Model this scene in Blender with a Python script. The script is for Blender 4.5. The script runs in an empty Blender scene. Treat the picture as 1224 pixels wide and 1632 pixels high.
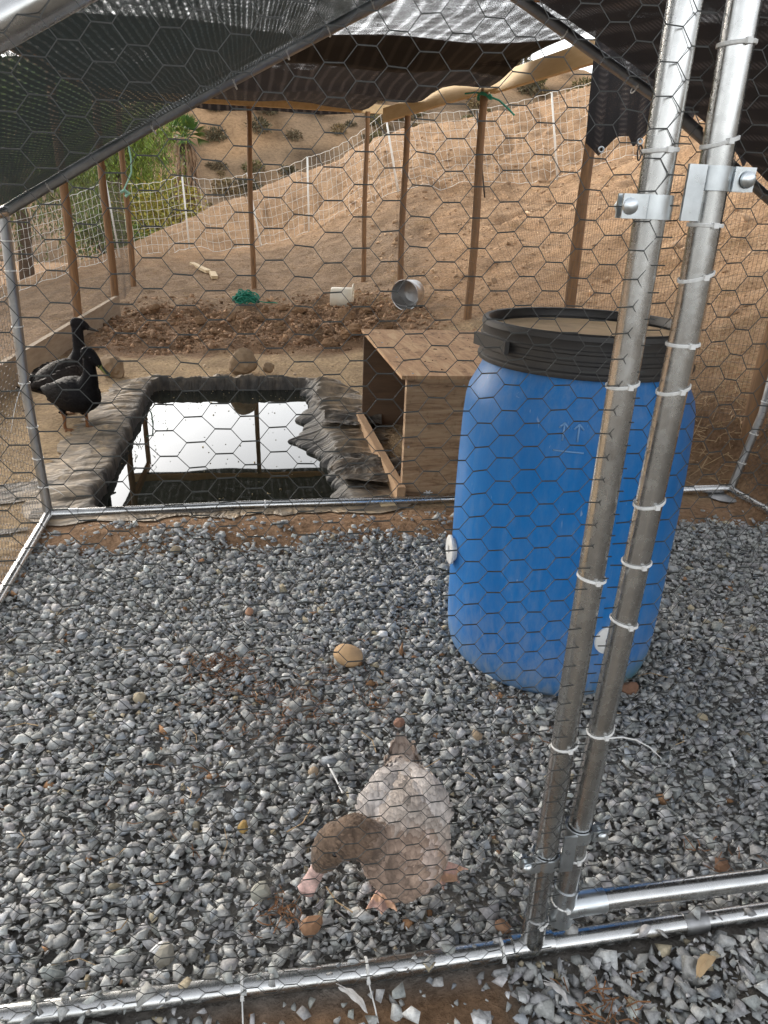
import bpy, bmesh, math, random
import numpy as np
from mathutils import Vector, Matrix
from mathutils.kdtree import KDTree
rnd = random.Random(7)
RNG = np.random.default_rng(11)
R = math.radians
scene = bpy.context.scene
col = scene.collection

# ------------------------------------------------------------------ camera, sky, sun, exposure
def make_camera():
    f, th, ro, ya = 1180.0, R(22.2), R(2.3), R(10.8)
    fw = Vector((math.sin(ya) * math.cos(th), math.cos(ya) * math.cos(th), -math.sin(th)))
    r0 = Vector((math.cos(ya), -math.sin(ya), 0))
    u0 = r0.cross(fw)
    rt = r0 * math.cos(ro) + u0 * math.sin(ro)
    up = rt.cross(fw)
    cd = bpy.data.cameras.new('camera')
    cd.sensor_fit = 'VERTICAL'
    cd.sensor_height = 24.0
    cd.sensor_width = 18.0
    cd.lens = f / 1632.0 * 24.0
    cd.clip_start = 0.02
    cd.clip_end = 1000.0
    c = bpy.data.objects.new('camera', cd)
    col.objects.link(c)
    m = Matrix((rt, up, -fw)).transposed().to_4x4()
    m.translation = Vector((0, 0, 1.2))
    c.matrix_world = m
    scene.camera = c
make_camera()

SUN_AZ, SUN_EL = -30.0, 21.0      # azimuth clockwise from +Y
w = bpy.data.worlds.new('World')
scene.world = w
w.use_nodes = True
nt = w.node_tree
bg = nt.nodes['Background']
sky = nt.nodes.new('ShaderNodeTexSky')
sky.sky_type = 'NISHITA'
sky.sun_disc = False
sky.sun_elevation = R(SUN_EL)
sky.sun_rotation = R(SUN_AZ)
sky.air_density = 1.0
sky.dust_density = 1.8
sky.ozone_density = 1.0
hs = nt.nodes.new('ShaderNodeHueSaturation')
hs.inputs['Saturation'].default_value = 0.17      # thin evening overcast
nt.links.new(sky.outputs[0], hs.inputs['Color'])
nt.links.new(hs.outputs[0], bg.inputs['Color'])
bg.inputs['Strength'].default_value = 0.15
sd = bpy.data.lights.new('sun', 'SUN')
sd.energy = 0.65
sd.angle = R(28)
sd.color = (1.0, 0.84, 0.64)
so = bpy.data.objects.new('sun', sd)
col.objects.link(so)
az, el = R(SUN_AZ), R(SUN_EL)
sv = Vector((math.sin(az) * math.cos(el), math.cos(az) * math.cos(el), math.sin(el)))
so.rotation_euler = (-sv).to_track_quat('-Z', 'Y').to_euler()
so.location = sv * 50
scene.view_settings.view_transform = 'Standard'
scene.view_settings.look = 'None'
scene.view_settings.gamma = 1.0
scene.view_settings.exposure = 1.62
scene.view_settings.use_curve_mapping = False
try:
    scene.cycles.max_bounces = 8
    scene.cycles.transparent_max_bounces = 24
except Exception:
    pass

# ------------------------------------------------------------------ noise (numpy)
_tab = np.random.default_rng(5).random((256, 256))
def vnoise(x, y):
    x = np.asarray(x, float); y = np.asarray(y, float)
    xi = np.floor(x).astype(int); yi = np.floor(y).astype(int)
    fx = x - xi; fy = y - yi
    fx = fx * fx * (3 - 2 * fx); fy = fy * fy * (3 - 2 * fy)
    a = _tab[xi % 256, yi % 256]; b = _tab[(xi + 1) % 256, yi % 256]
    c = _tab[xi % 256, (yi + 1) % 256]; d = _tab[(xi + 1) % 256, (yi + 1) % 256]
    return (a * (1 - fx) + b * fx) * (1 - fy) + (c * (1 - fx) + d * fx) * fy
def fbm(x, y, o=4):
    s = 0; a = 0.5; t = 0
    for i in range(o):
        s = s + a * vnoise(np.asarray(x) * 2 ** i + 17.3 * i, np.asarray(y) * 2 ** i + 9.1 * i)
        t += a; a *= 0.5
    return s / t
def sstep(a, b, x):
    t = np.clip((np.asarray(x, float) - a) / (b - a), 0, 1)
    return t * t * (3 - 2 * t)

# ------------------------------------------------------------------ materials
MATS = {}
def nodes_of(name):
    m = bpy.data.materials.new(name)
    m.use_nodes = True
    n = m.node_tree.nodes; l = m.node_tree.links
    b = n['Principled BSDF']
    MATS[name] = m
    return m, n, l, b
def noise_node(n, l, scale, detail=5, rough=0.6, vec=None, dist=0):
    t = n.new('ShaderNodeTexNoise')
    t.inputs['Scale'].default_value = scale
    t.inputs['Detail'].default_value = detail
    t.inputs['Roughness'].default_value = rough
    t.inputs['Distortion'].default_value = dist
    if vec is not None: l.new(vec, t.inputs['Vector'])
    return t
def ramp(n, l, src, stops):
    r = n.new('ShaderNodeValToRGB')
    e = r.color_ramp.elements
    while len(e) > len(stops): e.remove(e[-1])
    while len(e) < len(stops): e.new(0.5)
    for k, (p, c) in enumerate(stops):
        e[k].position = p
        e[k].color = (c[0], c[1], c[2], 1) if hasattr(c, '__len__') else (c, c, c, 1)
    l.new(src, r.inputs['Fac'])
    return r
def objco(n, l, scale=(1, 1, 1), which='Object'):
    tc = n.new('ShaderNodeTexCoord')
    mp = n.new('ShaderNodeMapping')
    mp.inputs['Scale'].default_value = scale
    l.new(tc.outputs[which], mp.inputs['Vector'])
    return mp.outputs['Vector']
def bump(n, l, b, src, strength=0.5, dist=0.01):
    bp = n.new('ShaderNodeBump')
    bp.inputs['Strength'].default_value = strength
    bp.inputs['Distance'].default_value = dist
    l.new(src, bp.inputs['Height'])
    l.new(bp.outputs[0], b.inputs['Normal'])
    return bp
def mixc(n, l, fac, a, b, mode='MIX'):
    m = n.new('ShaderNodeMix'); m.data_type = 'RGBA'; m.blend_type = mode
    for s, v in ((0, fac), (6, a), (7, b)):
        if hasattr(v, 'is_linked'): l.new(v, m.inputs[s])
        elif s == 0: m.inputs[0].default_value = v
        else: m.inputs[s].default_value = (v[0], v[1], v[2], 1)
    return m.outputs[2]
def simple(name, c1, c2=None, scale=8, rough=0.7, metal=0.0, bmp=0.3, bd=0.004, stretch=(1, 1, 1), spec=0.5, attr=None, c3=None):
    m, n, l, b = nodes_of(name)
    v = objco(n, l, stretch)
    t = noise_node(n, l, scale, 6, 0.62, v)
    st = [(0.3, c1), (0.7, c2 or tuple(x * 0.7 for x in c1))]
    if c3: st = [(0.28, c1), (0.5, c2), (0.72, c3)]
    cr = ramp(n, l, t.outputs['Fac'], st)
    out = cr.outputs[0]
    if attr:
        a = n.new('ShaderNodeAttribute'); a.attribute_name = attr
        out = mixc(n, l, 1.0, out, a.outputs['Color'], 'MULTIPLY')
    l.new(out, b.inputs['Base Color'])
    b.inputs['Roughness'].default_value = rough
    b.inputs['Metallic'].default_value = metal
    b.inputs['Specular IOR Level'].default_value = spec
    if bmp: bump(n, l, b, t.outputs['Fac'], bmp, bd)
    return m

def mat_ground():
    m, n, l, b = nodes_of('ground')
    v = objco(n, l)
    a = n.new('ShaderNodeAttribute'); a.attribute_name = 'Col'
    t1 = noise_node(n, l, 3.2, 8, 0.68, v)
    t2 = noise_node(n, l, 42, 6, 0.7, v)
    vo = n.new('ShaderNodeTexVoronoi'); vo.inputs['Scale'].default_value = 26; l.new(v, vo.inputs['Vector'])
    c1 = ramp(n, l, t1.outputs['Fac'], [(0.3, (0.62, 0.6, 0.58)), (0.5, (0.95, 0.95, 0.95)), (0.72, (1.22, 1.2, 1.16))])
    c2 = ramp(n, l, t2.outputs['Fac'], [(0.33, (0.5, 0.46, 0.42)), (0.5, (0.95, 0.94, 0.92)), (0.68, (1.3, 1.28, 1.25))])
    o = mixc(n, l, 1.0, a.outputs['Color'], c1.outputs[0], 'MULTIPLY')
    o = mixc(n, l, 0.8, o, c2.outputs[0], 'MULTIPLY')
    l.new(o, b.inputs['Base Color'])
    b.inputs['Roughness'].default_value = 0.95
    b.inputs['Specular IOR Level'].default_value = 0.15
    ma = n.new('ShaderNodeMath'); ma.operation = 'MULTIPLY_ADD'
    l.new(t2.outputs['Fac'], ma.inputs[0]); ma.inputs[1].default_value = 0.6; l.new(t1.outputs['Fac'], ma.inputs[2])
    mb = n.new('ShaderNodeMath'); mb.operation = 'MULTIPLY_ADD'
    l.new(vo.outputs['Distance'], mb.inputs[0]); mb.inputs[1].default_value = -0.35; l.new(ma.outputs[0], mb.inputs[2])
    bump(n, l, b, mb.outputs[0], 0.9, 0.05)
    return m
mat_ground()

def mat_gravel():
    m, n, l, b = nodes_of('gravel')
    v = objco(n, l)
    a = n.new('ShaderNodeAttribute'); a.attribute_name = 'Col'
    t = noise_node(n, l, 130, 5, 0.7, v)
    c = ramp(n, l, t.outputs['Fac'], [(0.3, 0.68), (0.5, 1.0), (0.7, 1.3)])
    o = mixc(n, l, 1.0, a.outputs['Color'], c.outputs[0], 'MULTIPLY')
    l.new(o, b.inputs['Base Color'])
    b.inputs['Roughness'].default_value = 0.85
    b.inputs['Specular IOR Level'].default_value = 0.3
    bump(n, l, b, t.outputs['Fac'], 0.35, 0.004)
mat_gravel()

def mat_metal(name, base, rough, streak=True, dirt=(0.30, 0.27, 0.23)):
    m, n, l, b = nodes_of(name)
    v = objco(n, l)
    t = noise_node(n, l, 9, 7, 0.7, v)
    t2 = noise_node(n, l, 60, 4, 0.6, v)
    c = ramp(n, l, t.outputs['Fac'], [(0.3, tuple(x * 0.72 for x in base)), (0.55, base), (0.75, tuple(min(1, x * 1.12) for x in base))])
    l.new(c.outputs[0], b.inputs['Base Color'])
    b.inputs['Metallic'].default_value = 1.0
    r = ramp(n, l, t2.outputs['Fac'], [(0.3, rough * 0.8), (0.7, rough * 1.35)])
    l.new(r.outputs[0], b.inputs['Roughness'])
    return m
mat_metal('galv', (0.62, 0.62, 0.61), 0.24)
mat_metal('galv_dull', (0.40, 0.40, 0.40), 0.42)
mat_metal('zinc', (0.72, 0.76, 0.78), 0.3)
simple('wire', (0.048, 0.050, 0.048), (0.036, 0.038, 0.036), 30, 0.5, bmp=0)
simple('wire_thin', (0.16, 0.12, 0.09), (0.10, 0.085, 0.07), 30, 0.6, bmp=0)
simple('white_plastic', (0.82, 0.82, 0.80), (0.72, 0.71, 0.68), 20, 0.4, bmp=0.05)
simple('net_white', (0.86, 0.85, 0.80), (0.78, 0.76, 0.70), 20, 0.7, bmp=0)
simple('black_plastic', (0.022, 0.022, 0.024), (0.05, 0.045, 0.04), 9, 0.5, bmp=0.15)
simple('post_wood', (0.31, 0.165, 0.070), (0.14, 0.080, 0.042), 5, 0.75, stretch=(9, 9, 0.9), bmp=0.5, bd=0.004)
simple('board_wood', (0.42, 0.33, 0.235), (0.29, 0.215, 0.145), 5, 0.85, stretch=(6, 0.8, 6), bmp=0.4)
simple('beam_wood', (0.72, 0.53, 0.29), (0.60, 0.41, 0.20), 3, 0.7, stretch=(7, 0.7, 7), bmp=0.25)
simple('beam_dark', (0.36, 0.20, 0.09), (0.25, 0.13, 0.06), 3, 0.7, stretch=(0.7, 7, 7), bmp=0.25)
simple('rock_tan', (0.56, 0.36, 0.19), (0.44, 0.28, 0.15), 30, 0.85, bmp=0.3)
simple('rock_brown', (0.36, 0.25, 0.15), (0.22, 0.15, 0.09), 14, 0.95, bmp=0.8, bd=0.01)
simple('clod', (0.36, 0.225, 0.13), (0.24, 0.145, 0.08), 16, 1.0, bmp=1.0, bd=0.02, spec=0.1)
simple('needle', (0.27, 0.125, 0.05), (0.15, 0.07, 0.03), 20, 0.8, bmp=0)
simple('straw', (0.55, 0.40, 0.23), (0.36, 0.24, 0.13), 6, 0.85, bmp=0)
simple('green_rope', (0.02, 0.30, 0.19), (0.015, 0.16, 0.11), 30, 0.6, bmp=0.2)
simple('mint_cord', (0.35, 0.62, 0.50), (0.25, 0.5, 0.4), 20, 0.6, bmp=0)
simple('feather', (0.66, 0.64, 0.62), (0.45, 0.43, 0.41), 60, 0.7, bmp=0.1)
simple('leaf_dark', (0.052, 0.095, 0.028), (0.085, 0.13, 0.035), 1.2, 0.6, bmp=0, attr='Col')
simple('leaf_palm', (0.085, 0.17, 0.035), (0.05, 0.11, 0.03), 2, 0.5, bmp=0)
simple('frond_dead', (0.30, 0.20, 0.12), (0.19, 0.125, 0.08), 3, 0.9, bmp=0)
simple('flower_yellow', (0.46, 0.36, 0.06), (0.20, 0.23, 0.05), 2.5, 0.7, bmp=0, attr='Col')
simple('scrub', (0.20, 0.145, 0.085), (0.12, 0.105, 0.06), 1.0, 0.9, bmp=0, attr='Col')
simple('bark', (0.13, 0.09, 0.06), (0.07, 0.05, 0.035), 12, 0.95, bmp=0.8, bd=0.02)
simple('bucket_metal', (0.62, 0.62, 0.62), (0.48, 0.48, 0.48), 14, 0.35, 1.0, bmp=0.1)
simple('eye', (0.01, 0.008, 0.007), (0.015, 0.01, 0.01), 5, 0.12, bmp=0)
simple('dust', (0.74, 0.57, 0.38), (0.62, 0.45, 0.28), 6, 0.95, bmp=0.4, bd=0.004, c3=(0.40, 0.29, 0.19))
simple('pale_wood', (0.66, 0.52, 0.32), (0.52, 0.38, 0.22), 8, 0.8, stretch=(1, 6, 6), bmp=0.2)

def mat_plywood():
    m, n, l, b = nodes_of('plywood')
    v = objco(n, l, (1.4, 1.4, 11))
    t = noise_node(n, l, 3.2, 7, 0.65, v, 0.8)
    t2 = noise_node(n, l, 26, 5, 0.7, objco(n, l))
    c = ramp(n, l, t.outputs['Fac'], [(0.32, (0.13, 0.075, 0.04)), (0.47, (0.33, 0.205, 0.115)), (0.66, (0.46, 0.32, 0.19))])
    c2 = ramp(n, l, t2.outputs['Fac'], [(0.28, (0.55, 0.5, 0.45)), (0.45, (1, 1, 1)), (0.75, (1.1, 1.1, 1.1))])
    o = mixc(n, l, 1.0, c.outputs[0], c2.outputs[0], 'MULTIPLY')
    l.new(o, b.inputs['Base Color']); b.inputs['Roughness'].default_value = 0.85
    bump(n, l, b, t.outputs['Fac'], 0.3, 0.004)
    m, n, l, b = nodes_of('plywood_top')
    v = objco(n, l, (9, 1.2, 1))
    t = noise_node(n, l, 3.0, 7, 0.65, v, 0.8)
    t2 = noise_node(n, l, 14, 6, 0.75, objco(n, l))
    c = ramp(n, l, t.outputs['Fac'], [(0.3, (0.30, 0.16, 0.08)), (0.5, (0.46, 0.27, 0.14)), (0.7, (0.58, 0.39, 0.22))])
    c2 = ramp(n, l, t2.outputs['Fac'], [(0.36, (0.30, 0.24, 0.19)), (0.43, (1, 1, 1)), (0.66, (1.05, 1.05, 1.05)), (0.74, (1.35, 1.4, 1.5))])
    o = mixc(n, l, 1.0, c.outputs[0], c2.outputs[0], 'MULTIPLY')
    l.new(o, b.inputs['Base Color']); b.inputs['Roughness'].default_value = 0.85
    bump(n, l, b, t.outputs['Fac'], 0.3, 0.004)
mat_plywood()

def mat_barrel():
    m, n, l, b = nodes_of('barrel_blue')
    co = objco(n, l)
    v = objco(n, l, (1, 1, 0.35))
    t = noise_node(n, l, 5, 8, 0.72, v, 0.4)
    t2 = noise_node(n, l, 55, 5, 0.7, v)
    sep = n.new('ShaderNodeSeparateXYZ'); l.new(co, sep.inputs[0])
    # dusty bottom and a stretch of green algae at the foot: grime with a shape of its own
    zr = ramp(n, l, sep.outputs['Z'], [(0.0, 0.70), (0.10, 0.36), (0.28, 0.10), (0.60, 0.02), (0.86, 0.14)])
    pat = ramp(n, l, t.outputs['Fac'], [(0.42, 0.0), (0.66, 1.0)])
    fine = ramp(n, l, t2.outputs['Fac'], [(0.36, 0.25), (0.62, 1.0)])
    dm = n.new('ShaderNodeMath'); dm.operation = 'MULTIPLY'; l.new(pat.outputs[0], dm.inputs[0]); l.new(fine.outputs[0], dm.inputs[1])
    d2 = n.new('ShaderNodeMath'); d2.operation = 'MULTIPLY_ADD'; l.new(dm.outputs[0], d2.inputs[0]); d2.inputs[1].default_value = 0.13; l.new(zr.outputs[0], d2.inputs[2])
    ad = n.new('ShaderNodeMath'); ad.operation = 'MULTIPLY'; ad.use_clamp = True
    l.new(d2.outputs[0], ad.inputs[0]); l.new(fine.outputs[0], ad.inputs[1])
    base = ramp(n, l, t.outputs['Fac'], [(0.3, (0.001, 0.135, 0.42)), (0.7, (0.002, 0.18, 0.52))])
    o = mixc(n, l, ad.outputs[0], base.outputs[0], (0.36, 0.37, 0.38))
    gz_ = ramp(n, l, sep.outputs['Z'], [(0.0, 0.9), (0.05, 0.5), (0.12, 0.0)])
    gx = ramp(n, l, sep.outputs['X'], [(0.0, 0.25), (0.1, 1.0)])
    gm = n.new('ShaderNodeMath'); gm.operation = 'MULTIPLY'; l.new(gz_.outputs[0], gm.inputs[0]); l.new(gx.outputs[0], gm.inputs[1])
    o = mixc(n, l, gm.outputs[0], o, (0.07, 0.15, 0.055))
    # scuffs: short pale scratches
    vs = objco(n, l, (30, 30, 5))
    t3 = noise_node(n, l, 2.6, 3, 0.5, vs, 1.5)
    sc = ramp(n, l, t3.outputs['Fac'], [(0.70, 0.0), (0.76, 0.4)])
    o = mixc(n, l, sc.outputs[0], o, (0.45, 0.52, 0.60))
    l.new(o, b.inputs['Base Color'])
    b.inputs['Specular IOR Level'].default_value = 0.28
    rr = ramp(n, l, ad.outputs[0], [(0.0, 0.42), (0.6, 0.8)])
    l.new(rr.outputs[0], b.inputs['Roughness'])
    bump(n, l, b, t2.outputs['Fac'], 0.08, 0.002)
mat_barrel()

def mat_cloth(name, colr, hole, sx, sy, hi=None, streak=0.0, trans=0.25, speck=900.0):
    # knitted shade cloth: UV.x metres along one thread, UV.y along the other; open stitches let the sky through
    m, n, l, b = nodes_of(name)
    uv = n.new('ShaderNodeTexCoord')
    mp = n.new('ShaderNodeMapping'); l.new(uv.outputs['UV'], mp.inputs['Vector'])
    def wave(scale, direction, dist):
        wv = n.new('ShaderNodeTexWave'); wv.wave_type = 'BANDS'; wv.bands_direction = direction
        wv.inputs['Scale'].default_value = scale; wv.inputs['Distortion'].default_value = dist
        wv.inputs['Detail'].default_value = 2.0; wv.inputs['Detail Scale'].default_value = 0.6
        l.new(mp.outputs[0], wv.inputs['Vector']); return wv
    w1 = wave(sx, 'X', 1.2); w2 = wave(sy, 'Y', 1.2)
    sp = noise_node(n, l, speck, 2, 0.6, mp.outputs[0])
    big = noise_node(n, l, 5, 4, 0.6, mp.outputs[0])
    # opening amount
    r1 = ramp(n, l, w1.outputs['Fac'], [(0.62, 0.0), (0.98, 1.0)])
    r2 = ramp(n, l, w2.outputs['Fac'], [(0.25, 0.25), (0.95, 1.0)])
    a = n.new('ShaderNodeMath'); a.operation = 'MULTIPLY'; l.new(r1.outputs[0], a.inputs[0]); l.new(r2.outputs[0], a.inputs[1])
    s1 = n.new('ShaderNodeMath'); s1.operation = 'MULTIPLY_ADD'; l.new(a.outputs[0], s1.inputs[0]); s1.inputs[1].default_value = streak
    l.new(sp.outputs['Fac'], s1.inputs[2])
    s2 = n.new('ShaderNodeMath'); s2.operation = 'MULTIPLY_ADD'; l.new(big.outputs['Fac'], s2.inputs[0]); s2.inputs[1].default_value = 0.25
    l.new(s1.outputs[0], s2.inputs[2])
    th = 0.125 + (1.0 - hole)
    opn = ramp(n, l, s2.outputs[0], [(max(0, min(0.98, th - 0.03)), 0.0), (min(1.0, th + 0.03), 1.0)])
    cr = ramp(n, l, a.outputs[0], [(0.0, colr), (1.0, hi or tuple(x * 1.6 for x in colr))])
    l.new(cr.outputs[0], b.inputs['Base Color']); b.inputs['Roughness'].default_value = 0.75
    b.inputs['Specular IOR Level'].default_value = 0.25
    bump(n, l, b, a.outputs[0], 0.4, 0.003)
    tl = n.new('ShaderNodeBsdfTranslucent'); l.new(cr.outputs[0], tl.inputs['Color'])
    mx = n.new('ShaderNodeMixShader'); mx.inputs[0].default_value = trans
    l.new(b.outputs[0], mx.inputs[1]); l.new(tl.outputs[0], mx.inputs[2])
    tr = n.new('ShaderNodeBsdfTransparent')
    m2 = n.new('ShaderNodeMixShader'); l.new(opn.outputs[0], m2.inputs[0]); l.new(mx.outputs[0], m2.inputs[1]); l.new(tr.outputs[0], m2.inputs[2])
    l.new(m2.outputs[0], n['Material Output'].inputs['Surface'])
    return m
mat_cloth('cloth_green', (0.027, 0.036, 0.036), 0.355, 30, 9, hi=(0.085, 0.11, 0.11), streak=0.16, trans=0.22)
mat_cloth('cloth_black_open', (0.022, 0.02, 0.02), 0.395, 3, 9, hi=(0.05, 0.045, 0.045), streak=0.08, trans=0.2, speck=260.0)
mat_cloth('cloth_black', (0.024, 0.022, 0.023), 0.30, 3, 12, hi=(0.07, 0.06, 0.058), streak=0.05, trans=0.25)

def mat_liner():
    m, n, l, b = nodes_of('liner')
    v = objco(n, l)
    a = n.new('ShaderNodeAttribute'); a.attribute_name = 'Col'
    t = noise_node(n, l, 11, 7, 0.7, v, 0.5)
    uv = objco(n, l, (26, 3.2, 1), 'UV')
    cr = noise_node(n, l, 1.0, 6, 0.6, uv, 1.2)
    uv2 = objco(n, l, (9, 5, 1), 'UV')
    cr2 = noise_node(n, l, 1.0, 3, 0.5, uv2, 2.0)
    cr.noise_type = 'RIDGED_MULTIFRACTAL'; cr.normalize = True
    c = ramp(n, l, t.outputs['Fac'], [(0.3, (0.5, 0.5, 0.52)), (0.52, (1, 1, 1)), (0.72, (1.9, 1.75, 1.5))])
    o = mixc(n, l, 1.0, a.outputs['Color'], c.outputs[0], 'MULTIPLY')
    c2 = ramp(n, l, cr2.outputs['Fac'], [(0.35, (.55, .55, .55)), (0.6, (1.15, 1.12, 1.08))])
    o = mixc(n, l, 1.0, o, c2.outputs[0], 'MULTIPLY')
    l.new(o, b.inputs['Base Color']); b.inputs['Roughness'].default_value = 0.66
    ad = n.new('ShaderNodeMath'); ad.operation = 'MULTIPLY_ADD'; l.new(cr.outputs['Fac'], ad.inputs[0]); ad.inputs[1].default_value = .8; l.new(cr2.outputs['Fac'], ad.inputs[2])
    bump(n, l, b, ad.outputs[0], 0.9, 0.02)
mat_liner()
def mat_water():
    m, n, l, b = nodes_of('water')
    t = noise_node(n, l, 2.2, 3, 0.5, objco(n, l))
    bp = n.new('ShaderNodeBump'); bp.inputs['Strength'].default_value = 0.015; bp.inputs['Distance'].default_value = 0.02
    l.new(t.outputs['Fac'], bp.inputs['Height'])
    b.inputs['Base Color'].default_value = (0.012, 0.014, 0.010, 1)
    b.inputs['Roughness'].default_value = 0.015
    b.inputs['IOR'].default_value = 1.33
    gl = n.new('ShaderNodeBsdfGlossy'); gl.inputs['Roughness'].default_value = 0.0
    gl.inputs['Color'].default_value = (1, 1, 1, 1)
    l.new(bp.outputs[0], b.inputs['Normal']); l.new(bp.outputs[0], gl.inputs['Normal'])
    mx = n.new('ShaderNodeMixShader'); mx.inputs[0].default_value = 0.03
    l.new(b.outputs[0], mx.inputs[1]); l.new(gl.outputs[0], mx.inputs[2])
    l.new(mx.outputs[0], n['Material Output'].inputs['Surface'])
mat_water()
def mat_duck(name, rough=0.7, mott=0.3, sheen=0.0, spec=.25, scal=0.0):
    m, n, l, b = nodes_of(name)
    a = n.new('ShaderNodeAttribute'); a.attribute_name = 'Col'
    v = objco(n, l, (1, 1.6, 1.6))
    t = noise_node(n, l, 24, 4, 0.6, v, 0.6)
    t2 = noise_node(n, l, 190, 3, 0.6, objco(n, l, (0.3, 1, 1)))
    c = ramp(n, l, t.outputs['Fac'], [(0.33, 1.0 - mott), (0.5, 1.0), (0.68, 1.0 + mott * 1.2)])
    o = mixc(n, l, 1.0, a.outputs['Color'], c.outputs[0], 'MULTIPLY')
    hgt = t2.outputs['Fac']
    if scal:      # overlapping feather tips: pale middles, darker rims
        wob = noise_node(n, l, 60, 2, .5, objco(n, l))
        mp = n.new('ShaderNodeVectorMath'); mp.operation = 'MULTIPLY_ADD'
        l.new(wob.outputs['Color'], mp.inputs[0]); mp.inputs[1].default_value = (.012, .012, .012); l.new(objco(n, l, (.62, 1, .8)), mp.inputs[2])
        vo = n.new('ShaderNodeTexVoronoi'); vo.inputs['Scale'].default_value = 46; l.new(mp.outputs[0], vo.inputs['Vector'])
        sc = ramp(n, l, vo.outputs['Distance'], [(0.1, 1.0 + scal * .7), (0.45, 1.0), (0.72, 1.0 - scal)])
        o = mixc(n, l, 1.0, o, sc.outputs[0], 'MULTIPLY')
        fi = ramp(n, l, t2.outputs['Fac'], [(0.35, .86), (0.65, 1.12)])
        o = mixc(n, l, 1.0, o, fi.outputs[0], 'MULTIPLY')
        ad = n.new('ShaderNodeMath'); ad.operation = 'MULTIPLY_ADD'; l.new(vo.outputs['Distance'], ad.inputs[0]); ad.inputs[1].default_value = -.9; l.new(t2.outputs['Fac'], ad.inputs[2]); hgt = ad.outputs[0]
    l.new(o, b.inputs['Base Color']); b.inputs['Roughness'].default_value = rough
    b.inputs['Specular IOR Level'].default_value = spec
    if sheen: b.inputs['Sheen Weight'].default_value = sheen
    bump(n, l, b, hgt, 0.4, 0.004)
mat_duck('plumage_fawn', 0.8, 0.10, 0.1, .2)
mat_duck('plumage_black', 0.55, 0.15, 0.0, .10)
mat_duck('duck_fawn', 0.8, 0.16, 0.15, .2, .42)
mat_duck('duck_black', 0.62, 0.2, spec=.08)

# ------------------------------------------------------------------ mesh builder
class MB:
    def __init__(s): s.v = []; s.f = []; s.m = None
    def add(s, vs, fs):
        k = len(s.v); s.v += [tuple(p) for p in vs]; s.f += [tuple(i + k for i in f) for f in fs]; return s
    def box(s, c, size, rz=0, rx=0, ry=0):
        M = Matrix.Translation(c) @ Matrix.Rotation(rz, 4, 'Z') @ Matrix.Rotation(ry, 4, 'Y') @ Matrix.Rotation(rx, 4, 'X')
        x, y, z = [q / 2 for q in size]
        vs = [M @ Vector((a * x, b * y, d * z)) for a in (-1, 1) for b in (-1, 1) for d in (-1, 1)]
        return s.add(vs, [(0, 1, 3, 2), (4, 6, 7, 5), (0, 4, 5, 1), (2, 3, 7, 6), (0, 2, 6, 4), (1, 5, 7, 3)])
    def tube(s, pts, r, n=8, cap=True, close=False):
        pts = [Vector(p) for p in pts]
        rr = r if hasattr(r, '__len__') else [r] * len(pts)
        vs = []; fs = []; prev = None
        N = len(pts)
        for i, p in enumerate(pts):
            if close: t = pts[(i + 1) % N] - pts[i - 1]
            else: t = pts[min(i + 1, N - 1)] - pts[max(i - 1, 0)]
            if t.length < 1e-9: t = Vector((0, 0, 1))
            t.normalize()
            if prev is None:
                a = Vector((0, 0, 1)) if abs(t.z) < 0.9 else Vector((1, 0, 0))
                u = t.cross(a).normalized()
            else:
                u = (prev - t * prev.dot(t)); u.normalize()
            prev = u; w_ = t.cross(u)
            for k in range(n):
                an = 2 * math.pi * k / n
                vs.append(p + (u * math.cos(an) + w_ * math.sin(an)) * rr[i])
        M = N if close else N - 1
        for i in range(M):
            j = (i + 1) % N
            for k in range(n):
                q = (k + 1) % n
                fs.append((i * n + k, i * n + q, j * n + q, j * n + k))
        if cap and not close:
            fs.append(tuple(range(n - 1, -1, -1))); fs.append(tuple((N - 1) * n + k for k in range(n)))
        return s.add(vs, fs)
    def lathe(s, prof, n=32, c=(0, 0, 0), M=None, cap0=True, cap1=True):
        vs = []; fs = []
        for r, z in prof:
            for k in range(n):
                a = 2 * math.pi * k / n
                p = Vector((r * math.cos(a), r * math.sin(a), z))
                vs.append((M @ p) if M else p + Vector(c))
        for i in range(len(prof) - 1):
            for k in range(n):
                q = (k + 1) % n
                fs.append((i * n + k, i * n + q, (i + 1) * n + q, (i + 1) * n + k))
        if cap0: fs.append(tuple(range(n - 1, -1, -1)))
        if cap1: fs.append(tuple((len(prof) - 1) * n + k for k in range(n)))
        return s.add(vs, fs)
    def prism(s, poly, z0, z1, M=None):
        n = len(poly)
        vs = [Vector((x, y, z0)) for x, y in poly] + [Vector((x, y, z1)) for x, y in poly]
        if M: vs = [M @ p for p in vs]
        fs = [tuple(range(n - 1, -1, -1)), tuple(range(n, 2 * n))] + [(i, (i + 1) % n, n + (i + 1) % n, n + i) for i in range(n)]
        return s.add(vs, fs)

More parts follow.
